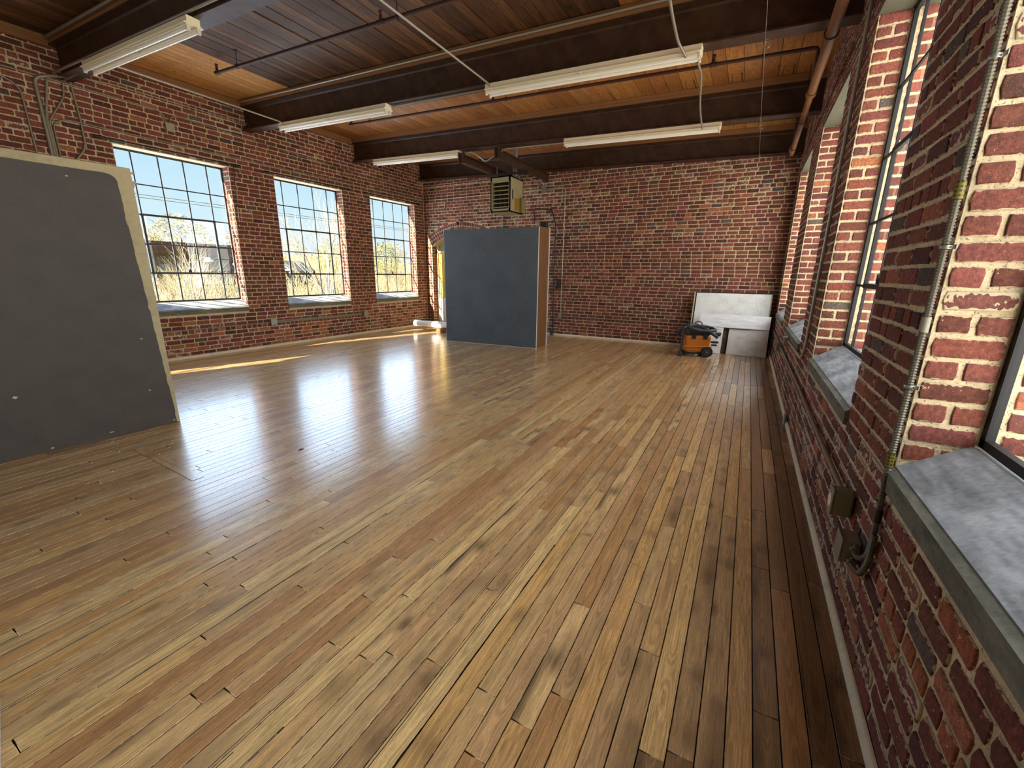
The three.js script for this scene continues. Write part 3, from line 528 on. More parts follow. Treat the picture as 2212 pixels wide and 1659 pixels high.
branch(-5.6, 0.33, -8.65, 'dark sprinkler branch in the bay before the back wall', true);
{
  const p = thing('sprinkler_main', 'thick rust orange main pipe along the top of the reveal wall', 'pipe', [0.33, 3.46, 0]);
  part('pipe', pipe([V(0.02, 0.0, 1.5), V(0, 0, -6.2)], 0.043, 0.06, 16), M.rust, p); part('pipe', pipe([V(0, 0, -6.2), V(0.01, 0, -8.95)], 0.034, 0.06, 16), M.rust, p);
  for (const z of [-3.95, -6.25, -8.65]) part('coupling', cyl(0.052, 0.052, V(0, 0, z - 0.05), V(0, 0, z + 0.05), 16), M.rust, p);
  part('end_cap', cyl(0.04, 0.04, V(0.01, 0, -8.98), V(0.01, 0, -8.9), 16), M.rust, p);
  for (const z of [-2.4, -4.9, -7.2]) part('hanger', [new THREE.TorusGeometry(0.05, 0.006, 6, 18).translate(0, 0, z), cyl(0.006, 0.006, V(0, 0.05, z), V(0, 0.62, z), 6)], M.blackIron, p);
}

// ------------------------------------------------------------------ heater hung from two joists
for (const [x, label] of [[-5.25, 'short steel joist beside the end of a strip light, over the heater'], [-4.43, 'short steel joist over the brown side of the heater, nearer the conduit bend']]) {
  const j = thing('steel_joist', label, 'joist', [x, 3.575, 0], 0, 'heater joists');
  const pr = [[-0.05, 0], [0.05, 0], [0.05, 0.012], [0.008, 0.018], [0.008, 0.132], [0.05, 0.138], [0.05, 0.15], [-0.05, 0.15], [-0.05, 0.138], [-0.008, 0.132], [-0.008, 0.018], [-0.05, 0.012]];
  part('girder', metric(shaped(pr, 2.3).translate(0, 0, -9.79)), M.steel, j);
  part('clip_plate', [rbox(-0.07, 0.07, -0.01, 0.17, -7.49, -7.475), box(0.02, 0.2, 0.02, 0.05, 0.09, -7.46), box(0.02, 0.2, 0.02, -0.05, 0.09, -7.46)], M.steel, j);
}
{
  const h = thing('unit_heater', 'beige hanging unit heater with horizontal louvres and yellowed labels', 'heater', [-4.91, 2.77, -8.7]);
  const beige = mat(0xa99c74, 0.5, { map: paintTex }), darkBeige = mat(0x857850, 0.5), yellow = mat(0xc7ad55, 0.7, { map: tex(128, 256, (x, y) => (y % 12 < 5 && n2(x / 5, Math.floor(y / 12) * 7) > 0.42 && x > 10 && x < 118 ? [110, 92, 50] : [206, 182, 104])) });
  const W = 0.24, D = 0.3, H = 0.7;
  part('housing', [rbox(-W, -W + 0.02, 0, H, -D, D), rbox(W - 0.02, W, 0, H, -D, D), rbox(-W, W, 0, 0.02, -D, D), rbox(-W, W, H - 0.02, H, -D, D), rbox(-W, W, 0, H, -D, -D + 0.02), rbox(-W, W, H - 0.1, H, D - 0.02, D), rbox(-W, W, 0, 0.06, D - 0.02, D), rbox(-W, -W + 0.035, 0, H, D - 0.02, D), rbox(W - 0.035, W, 0, H, D - 0.02, D)], beige, h, 'beige enamelled sheet metal');
  part('heat_exchanger', rbox(-W + 0.03, W - 0.03, 0.03, H - 0.05, -0.1, 0.14), M.dark, h, 'dark interior');
  for (let i = 0; i < 7; i++) part('louver', box(2 * W - 0.07, 0.026, 0.006, 0, 0, 0).rotateX(0.95).translate(0, 0.095 + i * 0.083, D - 0.012), beige, h);
  for (let i = 0; i < 12; i++) part('deflector', box(0.004, H - 0.18, 0.02, -0.185 + i * 0.034, 0.33, D - 0.1), mat(0x4a4233, 0.7), h);
  part('side_label', rbox(W, W + 0.003, 0.05, 0.3, -0.16, 0.1), yellow, h, 'yellowed instruction labels');
  part('service_panel', rbox(W, W + 0.06, 0.02, 0.33, -0.29, -0.13, 0.006), darkBeige, h);
  part('side_vent', rbox(W, W + 0.004, 0.26, 0.44, 0.17, 0.21), M.dark, h);
  part('hanger_rod', [cyl(0.008, 0.008, V(-0.2, H, 0.1), V(-0.2, 0.95, 0.1), 8)], M.galv, h); part('hanger_rod', [cyl(0.008, 0.008, V(0.2, H, 0.1), V(0.2, 0.95, 0.1), 8)], M.galv, h);
  part('hanger_bar', [rbox(-0.4, 0.55, 0.76, 0.8, 0.08, 0.12)], M.blackIron, h);
  part('flue', cyl(0.05, 0.05, V(0.12, H, -0.15), V(0.12, 1.5, -0.15), 16), M.galv, h, 'grey flue pipe');
  part('gas_valve', [box(0.1, 0.08, 0.08, 0.05, H + 0.04, -0.16, 0.01), cyl(0.02, 0.02, V(0.05, H + 0.05, -0.1), V(0.22, H + 0.05, -0.1), 10)], M.galv, h);
}
// conduits on the back wall
const zb = ZB + 0.028;
function wallBox(name, x, y, z, w, hh, d, m, label, category, group) { const b = thing(name, label, category, [x, y, z], 0, group); part('case', box(w, hh, d, 0, 0, 0, 0.006), m, b); part('cover', box(w * 1.08, hh * 1.06, 0.006, 0, 0, d / 2 + 0.001, 0.002), m, b); for (const k of [0.36, -0.36]) part('screw', cyl(0.004, 0.004, V(0, hh * k, d / 2), V(0, hh * k, d / 2 + 0.007), 8), M.galv, b); return b; }
solo('conduit', pipe([V(-8.17, 3.4, zb), V(-4.6, 3.42, zb)], 0.011), M.emt, 'long level conduit passing behind the heater on the back wall', 'conduit');
solo('conduit', pipe([V(-4.46, 3.42, zb), V(-3.99, 3.43, zb), V(-3.99, 0.56, zb)], 0.011, 0.09), M.emt, 'white conduit turning down the back wall to an outlet', 'conduit');
wallBox('junction_box', -4.53, 3.41, ZB + 0.04, 0.11, 0.13, 0.05, M.galv, 'grey junction box on the back wall beside the heater', 'junction box');
wallBox('outlet_box', -3.995, 0.5, ZB + 0.04, 0.09, 0.13, 0.05, M.galv, 'grey outlet box low on the back wall under a conduit', 'outlet');
solo('conduit', pipe([V(-4.53, 3.47, zb), V(-4.55, 3.56, zb + 0.02), V(-4.75, 3.6, -9.3), V(-4.72, 3.42, -9.05)], 0.011, 0.07), M.emt, 'conduit hooping from the junction box up to the heater', 'conduit');
solo('conduit', pipe([V(-3.94, 0.47, zb), V(-0.6, 0.465, zb)], 0.01), M.emtDull, 'grey level conduit low on the long back wall', 'conduit');
solo('black_pipe', pipe([V(-4.76, 2.7, zb + 0.01), V(-4.78, 3.0, zb + 0.01), V(-4.3, 2.95, zb + 0.02), V(-4.19, 2.6, zb + 0.03), V(-4.18, 0.08, zb + 0.03)], 0.014, 0.06), M.blackIron, 'black iron pipe looping over and down behind the grey box', 'pipe');
solo('conduit', pipe([V(-5.67, 2.9, zb), V(-5.67, 2.2, zb)], 0.011), M.emt, 'short upright conduit below the heater', 'conduit');
{
  const v = thing('pipe_valve', 'black valve and bracket on the back wall beside the grey box', 'valve', [-4.09, 1.2, ZB + 0.05]);
  part('bracket', [box(0.14, 0.03, 0.05, -0.03, 0.16, 0, 0.006)], M.blackIron, v); part('body', [box(0.07, 0.16, 0.07, 0.03, 0.06, 0.01, 0.015), box(0.05, 0.06, 0.06, -0.02, -0.03, 0.01, 0.01)], M.blackIron, v); part('lever', cyl(0.008, 0.008, V(0.05, -0.02, 0.03), V(0.11, -0.08, 0.04), 8), M.blackIron, v);
  const f = thing('floor_plug', 'black foot at the base of the black pipe', 'fitting', [-4.2, 0, ZB + 0.06]); part('cup', cyl(0.045, 0.03, V(0, 0, 0), V(0, 0.13, 0)), M.blackIron, f);
  const c = thing('security_camera', 'small white dome camera above the brick arch', 'camera', [-7.0, 2.78, ZB + 0.03]); part('mount', cyl(0.03, 0.03, V(0, 0.02, -0.02), V(0, 0.02, 0.06)), M.white, c); part('dome', new THREE.SphereGeometry(0.045, 14, 10).translate(0.02, -0.02, 0.09), M.blackIron, c);
  solo('ledge_strip', rbox(XL + 0.02, -5.3, 3.72, 3.735, ZB + 0.005, ZB + 0.02), M.cream, 'thin cream strip high on the back wall by the corner', 'strip');
}

// ------------------------------------------------------------------ left wall: curtain rods, conduits, boxes
const onLeft = (z, y, off = 0.03) => V(leftX(z) + off, y, z);
leftWins.forEach(([a, b], i) => {
  const r = thing('curtain_rod', ['black curtain rod with a hanging cord at one end', 'black curtain rod over the bare tree window', 'black curtain rod beside the corner'][i], 'curtain rod', [0, 0, 0], 0, 'curtain rods');
  const p = onLeft(a - 0.1, 3.285, 0.06), q = onLeft(b + 0.13, 3.285, 0.06), d = q.clone().sub(p).normalize();
  part('rod', cyl(0.012, 0.012, p, q, 10), M.blackIron, r); for (const [e, s] of [[p, -1], [q, 1]]) part('finial', cyl(0.026, 0.02, e, e.clone().addScaledVector(d, 0.075 * s), 10), M.blackIron, r);
  for (const t of [0.06, 0.5, 0.94]) { const m = p.clone().lerp(q, t); part('bracket', cyl(0.006, 0.006, m, m.clone().add(V(-0.06, 0, 0)), 8), M.blackIron, r); }
});
solo('pull_rod', pipe([onLeft(-4.79, 3.28, 0.05), onLeft(-4.76, 2.25, 0.05)], 0.006), M.blackIron, 'thin black pull rod hanging beside the part-hidden window', 'rod');
const lw = (name, pts, r, m, label, bend = 0.1) => solo(name, pipe(pts.map(([z, y, o]) => onLeft(z, y, o ?? 0.02)), r, bend), m, label, 'conduit');
lw('conduit', [[-1.6, 3.86], [-2.1, 3.79], [-2.33, 3.7], [-2.34, 2.6]], 0.012, M.emtDull, 'thin conduit bending down behind the tall partition, farthest from the beam end', 0.2);
lw('conduit', [[-2.9, 3.93, 0.3], [-2.62, 3.9, 0.06], [-2.48, 3.84], [-2.48, 2.6]], 0.022, M.emtDull, 'thick conduit bending off the dark beam and down the brick', 0.12);
lw('conduit', [[-2.6, 3.86], [-2.51, 3.4], [-2.51, 2.6]], 0.014, M.oldBox, 'dark conduit hugging the thick one', 0.1);
lw('conduit', [[-2.76, 3.9, 0.5], [-2.755, 3.89], [-2.73, 3.7], [-2.53, 3.36], [-2.53, 2.6]], 0.012, M.emtDull, 'thin conduit kinked sideways below the beam end', 0.06);
lw('conduit', [[-2.83, 3.9], [-2.85, 3.42], [-2.84, 3.1], [-2.7, 2.92]], 0.014, M.emtDull, 'thin conduit with an outward kink above the partition', 0.1);
lw('conduit', [[-2.56, 2.6], [-2.56, 3.34], [-2.68, 3.42], [-9.8, 3.42]], 0.01, M.emtDull, 'long level conduit just above the curtain rods', 0.08);
lw('conduit', [[-2.0, 3.88], [-3.78, 3.86], [-3.86, 3.8], [-3.87, 3.71]], 0.011, M.emtDull, 'level conduit ending at the little box on brick', 0.06);
lw('conduit', [[-3.93, 3.71], [-3.94, 3.79], [-4.05, 3.84], [-6.7, 3.71], [-9.7, 3.62]], 0.009, M.emtDull, 'conduit leaving the little box towards the corner', 0.06);
lw('conduit', [[-2.95, 3.99, 0.05], [-3.3, 4.02, 0.05], [-5.2, 4.02, 0.05]], 0.009, M.emt, 'bright conduit under the ceiling ledger', 0.06);
function leftBox(z, y, w, h, d, m, label, category) { const b = thing('junction_box', label, category, [leftX(z) + d / 2 + 0.008, y, z], Math.PI / 2 + LA); part('case', box(w, h, d, 0, 0, 0, 0.006), m, b); part('cover', box(w * 1.06, h * 1.05, 0.005, 0, 0, d / 2 + 0.001, 0.002), m, b); return b; }
leftBox(-3.91, 3.645, 0.11, 0.115, 0.05, mat(0xa39a86, 0.6), 'little pale box high on brick above the part-hidden window', 'junction box');
leftBox(-5.15, 0.494, 0.12, 0.115, 0.06, M.galv, 'grey outlet box low on brick with conduits both sides', 'outlet');
leftBox(-7.46, 0.491, 0.11, 0.12, 0.09, M.galv, 'grey outlet box low on brick under the corner window', 'outlet');
lw('conduit', [[-2.6, 0.49], [-5.09, 0.485]], 0.01, M.oldBox, 'dark level conduit low on brick by the partition', 0.06);
lw('conduit', [[-5.21, 0.505], [-7.4, 0.5]], 0.011, M.oldBox, 'dark level conduit between two low outlet boxes', 0.06);
lw('conduit', [[-5.21, 0.47], [-7.4, 0.465]], 0.011, M.oldBox, 'dark level conduit just under its twin between the outlets', 0.06);

// ------------------------------------------------------------------ right wall: conduits, boxes, armoured cable
solo('conduit', pipe([V(XR - 0.028, 4.1, -4.5), V(XR - 0.028, 0.86, -4.555), V(XR - 0.028, 0.745, -4.7), V(XR - 0.028, 0.725, -6.1)], 0.014, 0.12, 12), M.emt, 'silver conduit down the brick pier bending along to a box', 'conduit');
function rightBox(z, y, w, h, d, m, label, plate) { const b = thing('wall_box', label, 'outlet', [XR - d / 2 - 0.01, y, z], -Math.PI / 2); part('case', box(w, h, d, 0, 0, 0, 0.012), m, b); part('cover', box(w * 1.04, h * 1.03, 0.008, 0, 0, d / 2 + 0.002, 0.003), plate ?? m, b); if (plate) part('receptacle', cyl(0.032, 0.032, V(0, 0.0, d / 2), V(0, 0, d / 2 + 0.008), 16), M.fixture, b); return b; }
rightBox(-6.18, 0.715, 0.11, 0.11, 0.06, M.oldBox, 'old grey box where the bent conduit ends');
rightBox(-7.2, 0.5, 0.1, 0.11, 0.06, M.oldBox, 'old dark box where the low conduit starts');
rightBox(-2.23, 0.5, 0.075, 0.12, 0.075, M.oldBox, 'old bronze grey outlet box where the low conduit ends', M.oldBox);
solo('conduit', pipe([V(XR - 0.025, 0.5, -9.6), V(XR - 0.025, 0.5, -7.26)], 0.009), M.oldBox, 'thin dark conduit low in the corner by the white boards', 'conduit');
solo('conduit', pipe([V(XR - 0.027, 0.505, -7.14), V(XR - 0.027, 0.515, -4.3), V(XR - 0.03, 0.51, -3.5), V(XR - 0.034, 0.515, -2.27)], 0.0125, 0.2, 12), M.emtDull, 'long low conduit between two old boxes under the sills', 'conduit');
{ const s = thing('conduit_strap', 'small dark strap holding the long low conduit', 'strap', [XR - 0.02, 0.512, -3.35]); part('band', box(0.03, 0.035, 0.014, 0, 0, 0, 0.004), M.oldBox, s); part('tab', box(0.006, 0.02, 0.014, 0.012, -0.025, 0, 0.002), M.oldBox, s); }
{
  const b = thing('wall_box', 'square steel box with a bare cover plate fed by armoured cable', 'outlet', [XR - 0.04, 0.4, -2.02], -Math.PI / 2);
  part('case', box(0.1, 0.1, 0.06, 0, 0, 0, 0.004), M.oldBox, b); part('cover', box(0.105, 0.105, 0.004, 0, 0, 0.033, 0.001), M.galv, b, 'bright steel plate');
  for (const y of [0.022, -0.035]) part('connector', [cyl(0.016, 0.016, V(0.05, y, -0.005), V(0.075, y, -0.005), 12), cyl(0.006, 0.006, V(0.06, y + 0.012, -0.005), V(0.06, y + 0.024, -0.005), 8)], M.galv, b);
}
function armoured(pts, label, marks = []) {               // spiral-ribbed cable
  const c = thing('armoured_cable', label, 'cable', [0, 0, 0], 0, 'armoured cables'), curve = new THREE.CatmullRomCurve3(pts, false, 'centripetal'), L = curve.getLength(), n = Math.round(L / 0.0048), R = 8, pos = [], idx = [], fr = curve.computeFrenetFrames(n, false);
  for (let i = 0; i <= n; i++) { const p = curve.getPointAt(i / n), r = 0.0095 + (i % 2 ? 0.0021 : -0.0019); for (let k = 0; k < R; k++) { const a = k / R * 6.2832; const q = p.clone().addScaledVector(fr.normals[i], r * Math.cos(a)).addScaledVector(fr.binormals[i], r * Math.sin(a)); pos.push(q.x, q.y, q.z); } }
  for (let i = 0; i < n; i++) for (let k = 0; k < R; k++) { const j = (k + 1) % R; idx.push(i * R + k, (i + 1) * R + j, (i + 1) * R + k, i * R + k, i * R + j, (i + 1) * R + j); }
  const g = new THREE.BufferGeometry(); g.setAttribute('position', new THREE.Float32BufferAttribute(pos, 3)); g.setIndex(idx); const ribs = g.toNonIndexed(); ribs.computeVertexNormals(); part('armour', ribs, mat(0x6f6a5b, 0.5, { metalness: 0.35, side: THREE.DoubleSide }), c);
  for (const [t, len, m] of marks) { const a = curve.getPointAt(t), b = curve.getPointAt(Math.min(1, t + len / L)); part('tape', cyl(0.0125, 0.0125, a, b, 12), m, c); }
  return [c, curve];
}
{
  const yellowTape = mat(0x6f640f, 0.6, { map: tex(64, 64, (x, y) => (y % 16 < 6 && x % 9 < 5 ? [60, 54, 20] : [255, 255, 255])) }), xw = XR - 0.024;
  const [c, curve] = armoured([V(xw, 4.1, -1.86), V(xw, 2.24, -1.87), V(xw - 0.002, 1.68, -1.86), V(xw, 1.12, -1.862), V(xw, 0.85, -1.86), V(xw, 0.6, -1.835), V(xw, 0.47, -1.85), V(xw - 0.01, 0.425, -1.9), V(xw - 0.012, 0.42, -1.945)], 'armoured cable running down the brick pier to the steel box', [[0.858, 0.05, yellowTape], [0.622, 0.05, yellowTape], [0.73, 0.05, M.oldBox], [0.915, 0.05, M.blackIron]]);
  armoured([V(xw - 0.001, 0.58, -1.815), V(xw, 0.47, -1.82), V(xw - 0.005, 0.385, -1.86), V(xw - 0.012, 0.363, -1.945)], 'short armoured cable curling into the lower knockout of the steel box');
  for (const [y, where] of [[2.09, 'above both yellow tape bands'], [1.58, 'under the upper yellow tape band'], [1.13, 'above the lower yellow tape band'], [0.69, 'low down near the steel box']]) { const s = thing('cable_strap', 'bright steel strap on the armoured cable, ' + where, 'strap', [xw, y, -1.86], 0, 'cable straps'); part('saddle', new THREE.TorusGeometry(0.0135, 0.0022, 6, 14).rotateX(Math.PI / 2).scale(1, 3, 1), M.galv, s); part('tab', box(0.003, 0.014, 0.02, 0.016, 0, 0.022, 0.001), M.galv, s); part('screw', cyl(0.006, 0.004, V(0.016, 0, 0.024), V(0.01, 0, 0.024), 8), M.galv, s); }
}
{ const d = thing('pipe_stub', 'short metal stub standing at the baseboard under the sills', 'fitting', [XR - 0.03, 0, -5.0]); part('stub', cyl(0.02, 0.02, V(0, 0, 0), V(0, 0.1, 0)), M.galv, d); part('clip', cyl(0.004, 0.004, V(0, 0.06, 0), V(0.03, 0.09, 0.03), 6), M.galv, d); }
{ const d = thing('screw_eye', 'steel screw eye in the mortar of the deep reveal', 'hook', [XR + 0.13, 2.07, rightWins[0][0] + 0.012]); part('eye', new THREE.TorusGeometry(0.013, 0.003, 6, 16).rotateY(0.6).translate(0, -0.018, 0.014), M.galv, d); part('shank', cyl(0.004, 0.004, V(0, 0, -0.004), V(0, 0, 0.02), 8), M.galv, d); }

// ------------------------------------------------------------------ boards leaning in the far corner, and the shop vacuum
function leaning(name, label, x0, x1, zFoot, h, lean, th, m, extra) {
  const b = thing(name, label, 'board', [(x0 + x1) / 2, 0, zFoot]); b.rotation.x = -lean; const w = x1 - x0;
  part('sheet', box(w, h, th, 0, h / 2 + 0.004, -th / 2, 0.003), m, b); if (extra) extra(b, w, h, th); return b;
}
const boardWhite = mat(0xf8f8f0, 0.35, { map: paintTex }), shelfWhite = mat(0xfdfdfd, 0.4, { map: paintTex }), brownBoard = mat(0x4e473c, 0.6, { map: rustTex }), blackBoard = mat(0x15130f, 0.7);
leaning('whiteboard', 'large framed whiteboard leaning on the back wall behind the others', -0.92, 0.42, -9.48, 1.17, 0.2, 0.018, boardWhite, (b, w, h) => {
  part('frame_rail', [rbox(-w / 2 - 0.015, w / 2 + 0.015, h, h + 0.018, -0.024, 0.004)], M.blackIron, b); part('frame_rail', rbox(-w / 2 - 0.022, -w / 2, 0, h, -0.024, 0.004), M.blackIron, b, 'dark frame edge'); part('frame_trim', rbox(-w / 2 - 0.045, -w / 2 - 0.022, 0, h + 0.01, -0.024, 0.008), M.cream, b); part('frame_trim', rbox(w / 2, w / 2 + 0.02, 0, h, -0.024, 0.006), M.galv, b);
});
leaning('dark_panel', 'black panel leaning in the corner behind the white boards', -0.2, 0.5, -9.42, 0.74, 0.19, 0.02, blackBoard);
leaning('brown_board', 'dark brown board leaning between two white ones', -0.46, -0.05, -9.19, 0.7, 0.42, 0.015, brownBoard, (b, w, h) => part('lighter_patch', rbox(-0.12, 0.2, 0.33, 0.52, 0, 0.001), mat(0x6b6249, 0.6, { map: rustTex }), b));
leaning('marked_board', 'white board with faint blue scribbles behind the vacuum', -0.78, -0.32, -9.12, 0.53, 0.36, 0.012, shelfWhite, (b, w, h) => {
  const ink = mat(0x9aa4c4, 0.6); for (let k = 0; k < 5; k++) { const p = []; const bx = 0.08 + rnd() * 0.1, by = 0.15 + k * 0.09; for (let i = 0; i < 7; i++) p.push(V(bx + rr(-0.06, 0.06), by + rr(-0.04, 0.05), 0.001)); part('scribble', new THREE.TubeGeometry(new THREE.CatmullRomCurve3(p), 40, 0.0012, 4), ink, b); }
});
leaning('white_sheet', 'lower white panel leaning in front with a torn top edge', -0.22, 0.46, -9.13, 0.56, 0.42, 0.012, mat(0xdcdad6, 0.42, { map: paintTex }), (b, w, h) => { part('seam', rbox(0.17, 0.172, 0, h, 0, 0.001), M.boxGrey, b); part('torn_notch', [box(0.03, 0.012, 0.004, -0.12, h + 0.006, -0.006), box(0.04, 0.01, 0.004, 0.02, h + 0.005, -0.006), box(0.03, 0.01, 0.004, 0.16, h + 0.004, -0.006)], M.boxGrey, b); });
{ // narrow white shelf lying across the tops
  const b = thing('shelf_board', 'narrow white shelf board resting across the leaning stack', 'board', [-0.16, 0.5, -9.335]); b.rotation.x = -0.36; b.rotation.z = -0.01; part('board', box(1.24, 0.26, 0.018, 0, 0.13, 0, 0.003), shelfWhite, b); part('edge_band', rbox(-0.62, 0.3, -0.012, 0, -0.009, 0.009), M.boxGrey, b);
}
{
  const v = thing('shop_vacuum', 'orange wet and dry shop vacuum with black lid and coiled hose', 'vacuum', [-0.74, 0, -8.76], 0.25);
  const orange = mat(0xd07a22, 0.4), blk = mat(0x1d1e22, 0.45), grey = mat(0x35373b, 0.5);
  const tank = new RoundedBoxGeometry(0.46, 0.34, 0.36, 4, 0.05), p = tank.attributes.position; for (let i = 0; i < p.count; i++) { const k = 0.93 + 0.2 * (p.getY(i) + 0.17); p.setX(i, p.getX(i) * k); p.setZ(i, p.getZ(i) * k); } tank.computeVertexNormals();
  part('tank', [tank.translate(0, 0.235, 0)], orange, v, 'orange plastic tank'); part('rim', box(0.5, 0.025, 0.4, 0, 0.19, 0, 0.01), orange, v); part('drain_recess', box(0.16, 0.05, 0.02, -0.08, 0.1, 0.165, 0.015), mat(0xa85f18, 0.5), v);
  part('lid', [box(0.44, 0.09, 0.37, 0, 0.45, 0, 0.04), box(0.32, 0.08, 0.28, 0.02, 0.51, 0, 0.04), box(0.3, 0.05, 0.2, 0.02, 0.55, 0, 0.02)], blk, v, 'black motor lid');
  for (const x of [-0.08, 0.12]) part('latch', box(0.07, 0.09, 0.02, x, 0.38, 0.186, 0.006), blk, v);
  part('handle', new THREE.TorusGeometry(0.07, 0.011, 8, 20, Math.PI).translate(0.0, 0.575, 0), mat(0x5a4636, 0.5), v);
  part('hose', new THREE.TubeGeometry(new THREE.CatmullRomCurve3([V(-0.16, 0.44, 0.2), V(-0.3, 0.52, 0.12), V(-0.34, 0.38, 0), V(-0.2, 0.5, -0.22), V(0.15, 0.53, -0.23), V(0.3, 0.5, -0.05), V(0.26, 0.5, 0.16), V(0.0, 0.5, 0.23), V(-0.2, 0.56, 0.2), V(-0.05, 0.58, 0.05), V(0.24, 0.44, 0.24), V(0.32, 0.38, 0.2)]), 120, 0.03, 10), grey, v, 'dark ribbed hose');
  part('wand', [cyl(0.022, 0.022, V(-0.29, 0.06, 0.16), V(-0.26, 0.52, 0.14), 12), box(0.07, 0.08, 0.12, -0.29, 0.04, 0.16, 0.015)], grey, v);
  part('tool_cluster', [box(0.12, 0.06, 0.06, 0.33, 0.42, 0.1, 0.02), box(0.1, 0.05, 0.05, 0.36, 0.43, 0.04, 0.015), box(0.13, 0.035, 0.06, 0.3, 0.28, 0.12, 0.01), box(0.1, 0.03, 0.05, 0.3, 0.22, 0.1, 0.01)], blk, v);
  part('base', box(0.42, 0.05, 0.34, 0, 0.07, 0, 0.015), blk, v);
  for (const z of [0.2, -0.2]) { const w = part('wheel', new THREE.CylinderGeometry(0.1, 0.1, 0.05, 28).rotateX(Math.PI / 2).translate(0.17, 0.1, z), blk, v); part('hubcap', new THREE.CylinderGeometry(0.068, 0.076, 0.056, 24).rotateX(Math.PI / 2).translate(0.17, 0.1, z), grey, w); part('hub', new THREE.CylinderGeometry(0.014, 0.014, 0.064, 12).rotateX(Math.PI / 2).translate(0.17, 0.1, z), M.galv, w); }
  for (const z of [0.14, -0.14]) part('caster', [cyl(0.03, 0.03, V(-0.2, 0.03, z - 0.012), V(-0.2, 0.03, z + 0.012), 14), box(0.03, 0.04, 0.03, -0.2, 0.055, z)], blk, v);
}
{ // roll lying on a block by the doorway
  const t = thing('white_roll', 'long white rolled tube lying on a block by the door', 'roll', [-7.02, 0.185, -8.66], 0.05); part('tube', cyl(0.08, 0.08, V(-0.62, 0, 0), V(0.9, 0, 0), 24), M.white, t); part('end', new THREE.SphereGeometry(0.08, 20, 10).scale(0.5, 1, 1).translate(-0.62, 0, 0), M.white, t);
  const b = thing('wood_block', 'short brown wooden block under the white roll', 'block', [-6.7, 0, -8.66], 0.05); part('block', box(0.4, 0.1, 0.14, 0, 0.052, 0, 0.004), M.plywood, b); part('foot', box(0.03, 0.06, 0.12, -0.21, 0.03, 0, 0.003), M.plywood, b);
}
{ const b = thing('white_strip', 'white painted strip of wood lying on the boards at the viewer\'s feet', 'strip', [-1.955, 0, -0.08], -0.2); part('strip', box(0.4, 0.022, 0.07, 0, 0.012, 0, 0.003), M.white, b); part('nail', cyl(0.003, 0.003, V(-0.1, 0.022, 0.0), V(-0.1, 0.025, 0.0), 6), M.galv, b); }

// ------------------------------------------------------------------ outdoors beyond the tree-side windows
{
  const dry = tex(512, 512, (x, y) => { const a = n2(x / 60, y / 60, 8, 8), b = n2(x / 8, y / 8, 64, 64), t = 0.7 + 0.35 * a + 0.25 * b; return [128 * t, 113 * t * (0.94 + 0.1 * b), 78 * t]; });
  const g = new THREE.PlaneGeometry(260, 260, 60, 60).rotateX(-Math.PI / 2).translate(-60, 0, -40), p = g.attributes.position;
  for (let i = 0; i < p.count; i++) { const x = p.getX(i), z = p.getZ(i), far = Math.max(0, -x - 30); p.setY(i, -3.2 + Math.min(2, far * 0.03) + 0.7 * n2(x / 9 + 200, z / 9 + 200) + Math.max(0, far - 55) * 0.09); }
  g.computeVertexNormals(); const m = mat(0xffffff, 1, { map: dry }); m.map.repeat.set(40, 40);
  tag(part('ground', g, m), 'dry golden winter grass sloping away outside', 'ground', null, 'structure');
}
const bark = mat(0xa29a88, 0.9), barkDark = mat(0x7a705a, 0.9);
function bareTree(x, z, H, label, m = bark, lean = 0) {
  const t = thing('bare_tree', label, 'tree', [x, -3, z], 0, 'bare winter trees'), trunk = [], limbs = [], twigs = [];
  const grow = (a, dir, len, r, lvl) => {
    const b = a.clone().addScaledVector(dir, len); (lvl === 0 ? trunk : lvl < 3 ? limbs : twigs).push(cyl(r, r * 0.62, a, b, lvl < 2 ? 7 : lvl < 4 ? 5 : 3)); if (lvl > 5) return;
    const n = lvl === 0 ? 4 : lvl < 2 ? 4 : lvl < 4 ? 3 : 2;
    for (let i = 0; i < n; i++) { const s = i === 0 ? 1 : rr(0.45, 0.95), d = dir.clone().add(V(rr(-1, 1), rr(-0.25, 0.55), rr(-1, 1)).multiplyScalar(i === 0 ? 0.22 : 0.8)).normalize(); grow(a.clone().lerp(b, s), d, len * rr(0.58, 0.82), r * (i === 0 ? 0.62 : 0.45), lvl + 1); }
  };
  grow(V(0, 0, 0), V(lean, 1, 0).normalize(), H * 0.28, H * 0.011, 0);
  part('trunk', trunk, m, t); part('limbs', limbs, m, t); part('twigs', twigs, m, t);
}
bareTree(-24, -11.2, 7.4, 'pale spreading bare tree seen through the part-hidden window');
bareTree(-30, -23.5, 13.2, 'tall bare tree with upswept crown filling the middle window');
bareTree(-27, -22.6, 6.5, 'low bare tree with leaning pale trunk in the middle window', bark, 0.3);
bareTree(-32, -25.6, 8, 'second pale bare tree beside the tall one', bark, -0.1);
bareTree(-34, -36.8, 7.5, 'bare tree seen through the corner window', barkDark);
bareTree(-40, -18.5, 6.5, 'far grey bare tree behind the pale spreading one', barkDark);
for (const [x, z, h, l] of [[-33, -15.5, 6.5, 'twiggy bare tree in front of the long brown roof'], [-36, -16.9, 7, 'grey stemmed bare tree beside the lamp post'], [-31, -13.2, 5.5, 'short many-branched bare tree under the brown roof'], [-40, -27.8, 8, 'slim bare tree against the blue house'], [-37, -31.5, 8.5, 'forked bare tree at the edge of the middle window'], [-44, -46, 8, 'loose crowned bare tree beyond the corner window'], [-38, -41.5, 6, 'small bare tree low in the corner window']]) bareTree(x, z, h, l, pick([bark, barkDark]), rr(-0.15, 0.15));
bareTree(-22, -9.2, 5, 'low pale thicket tree next to the partition edge', bark, 0.2);
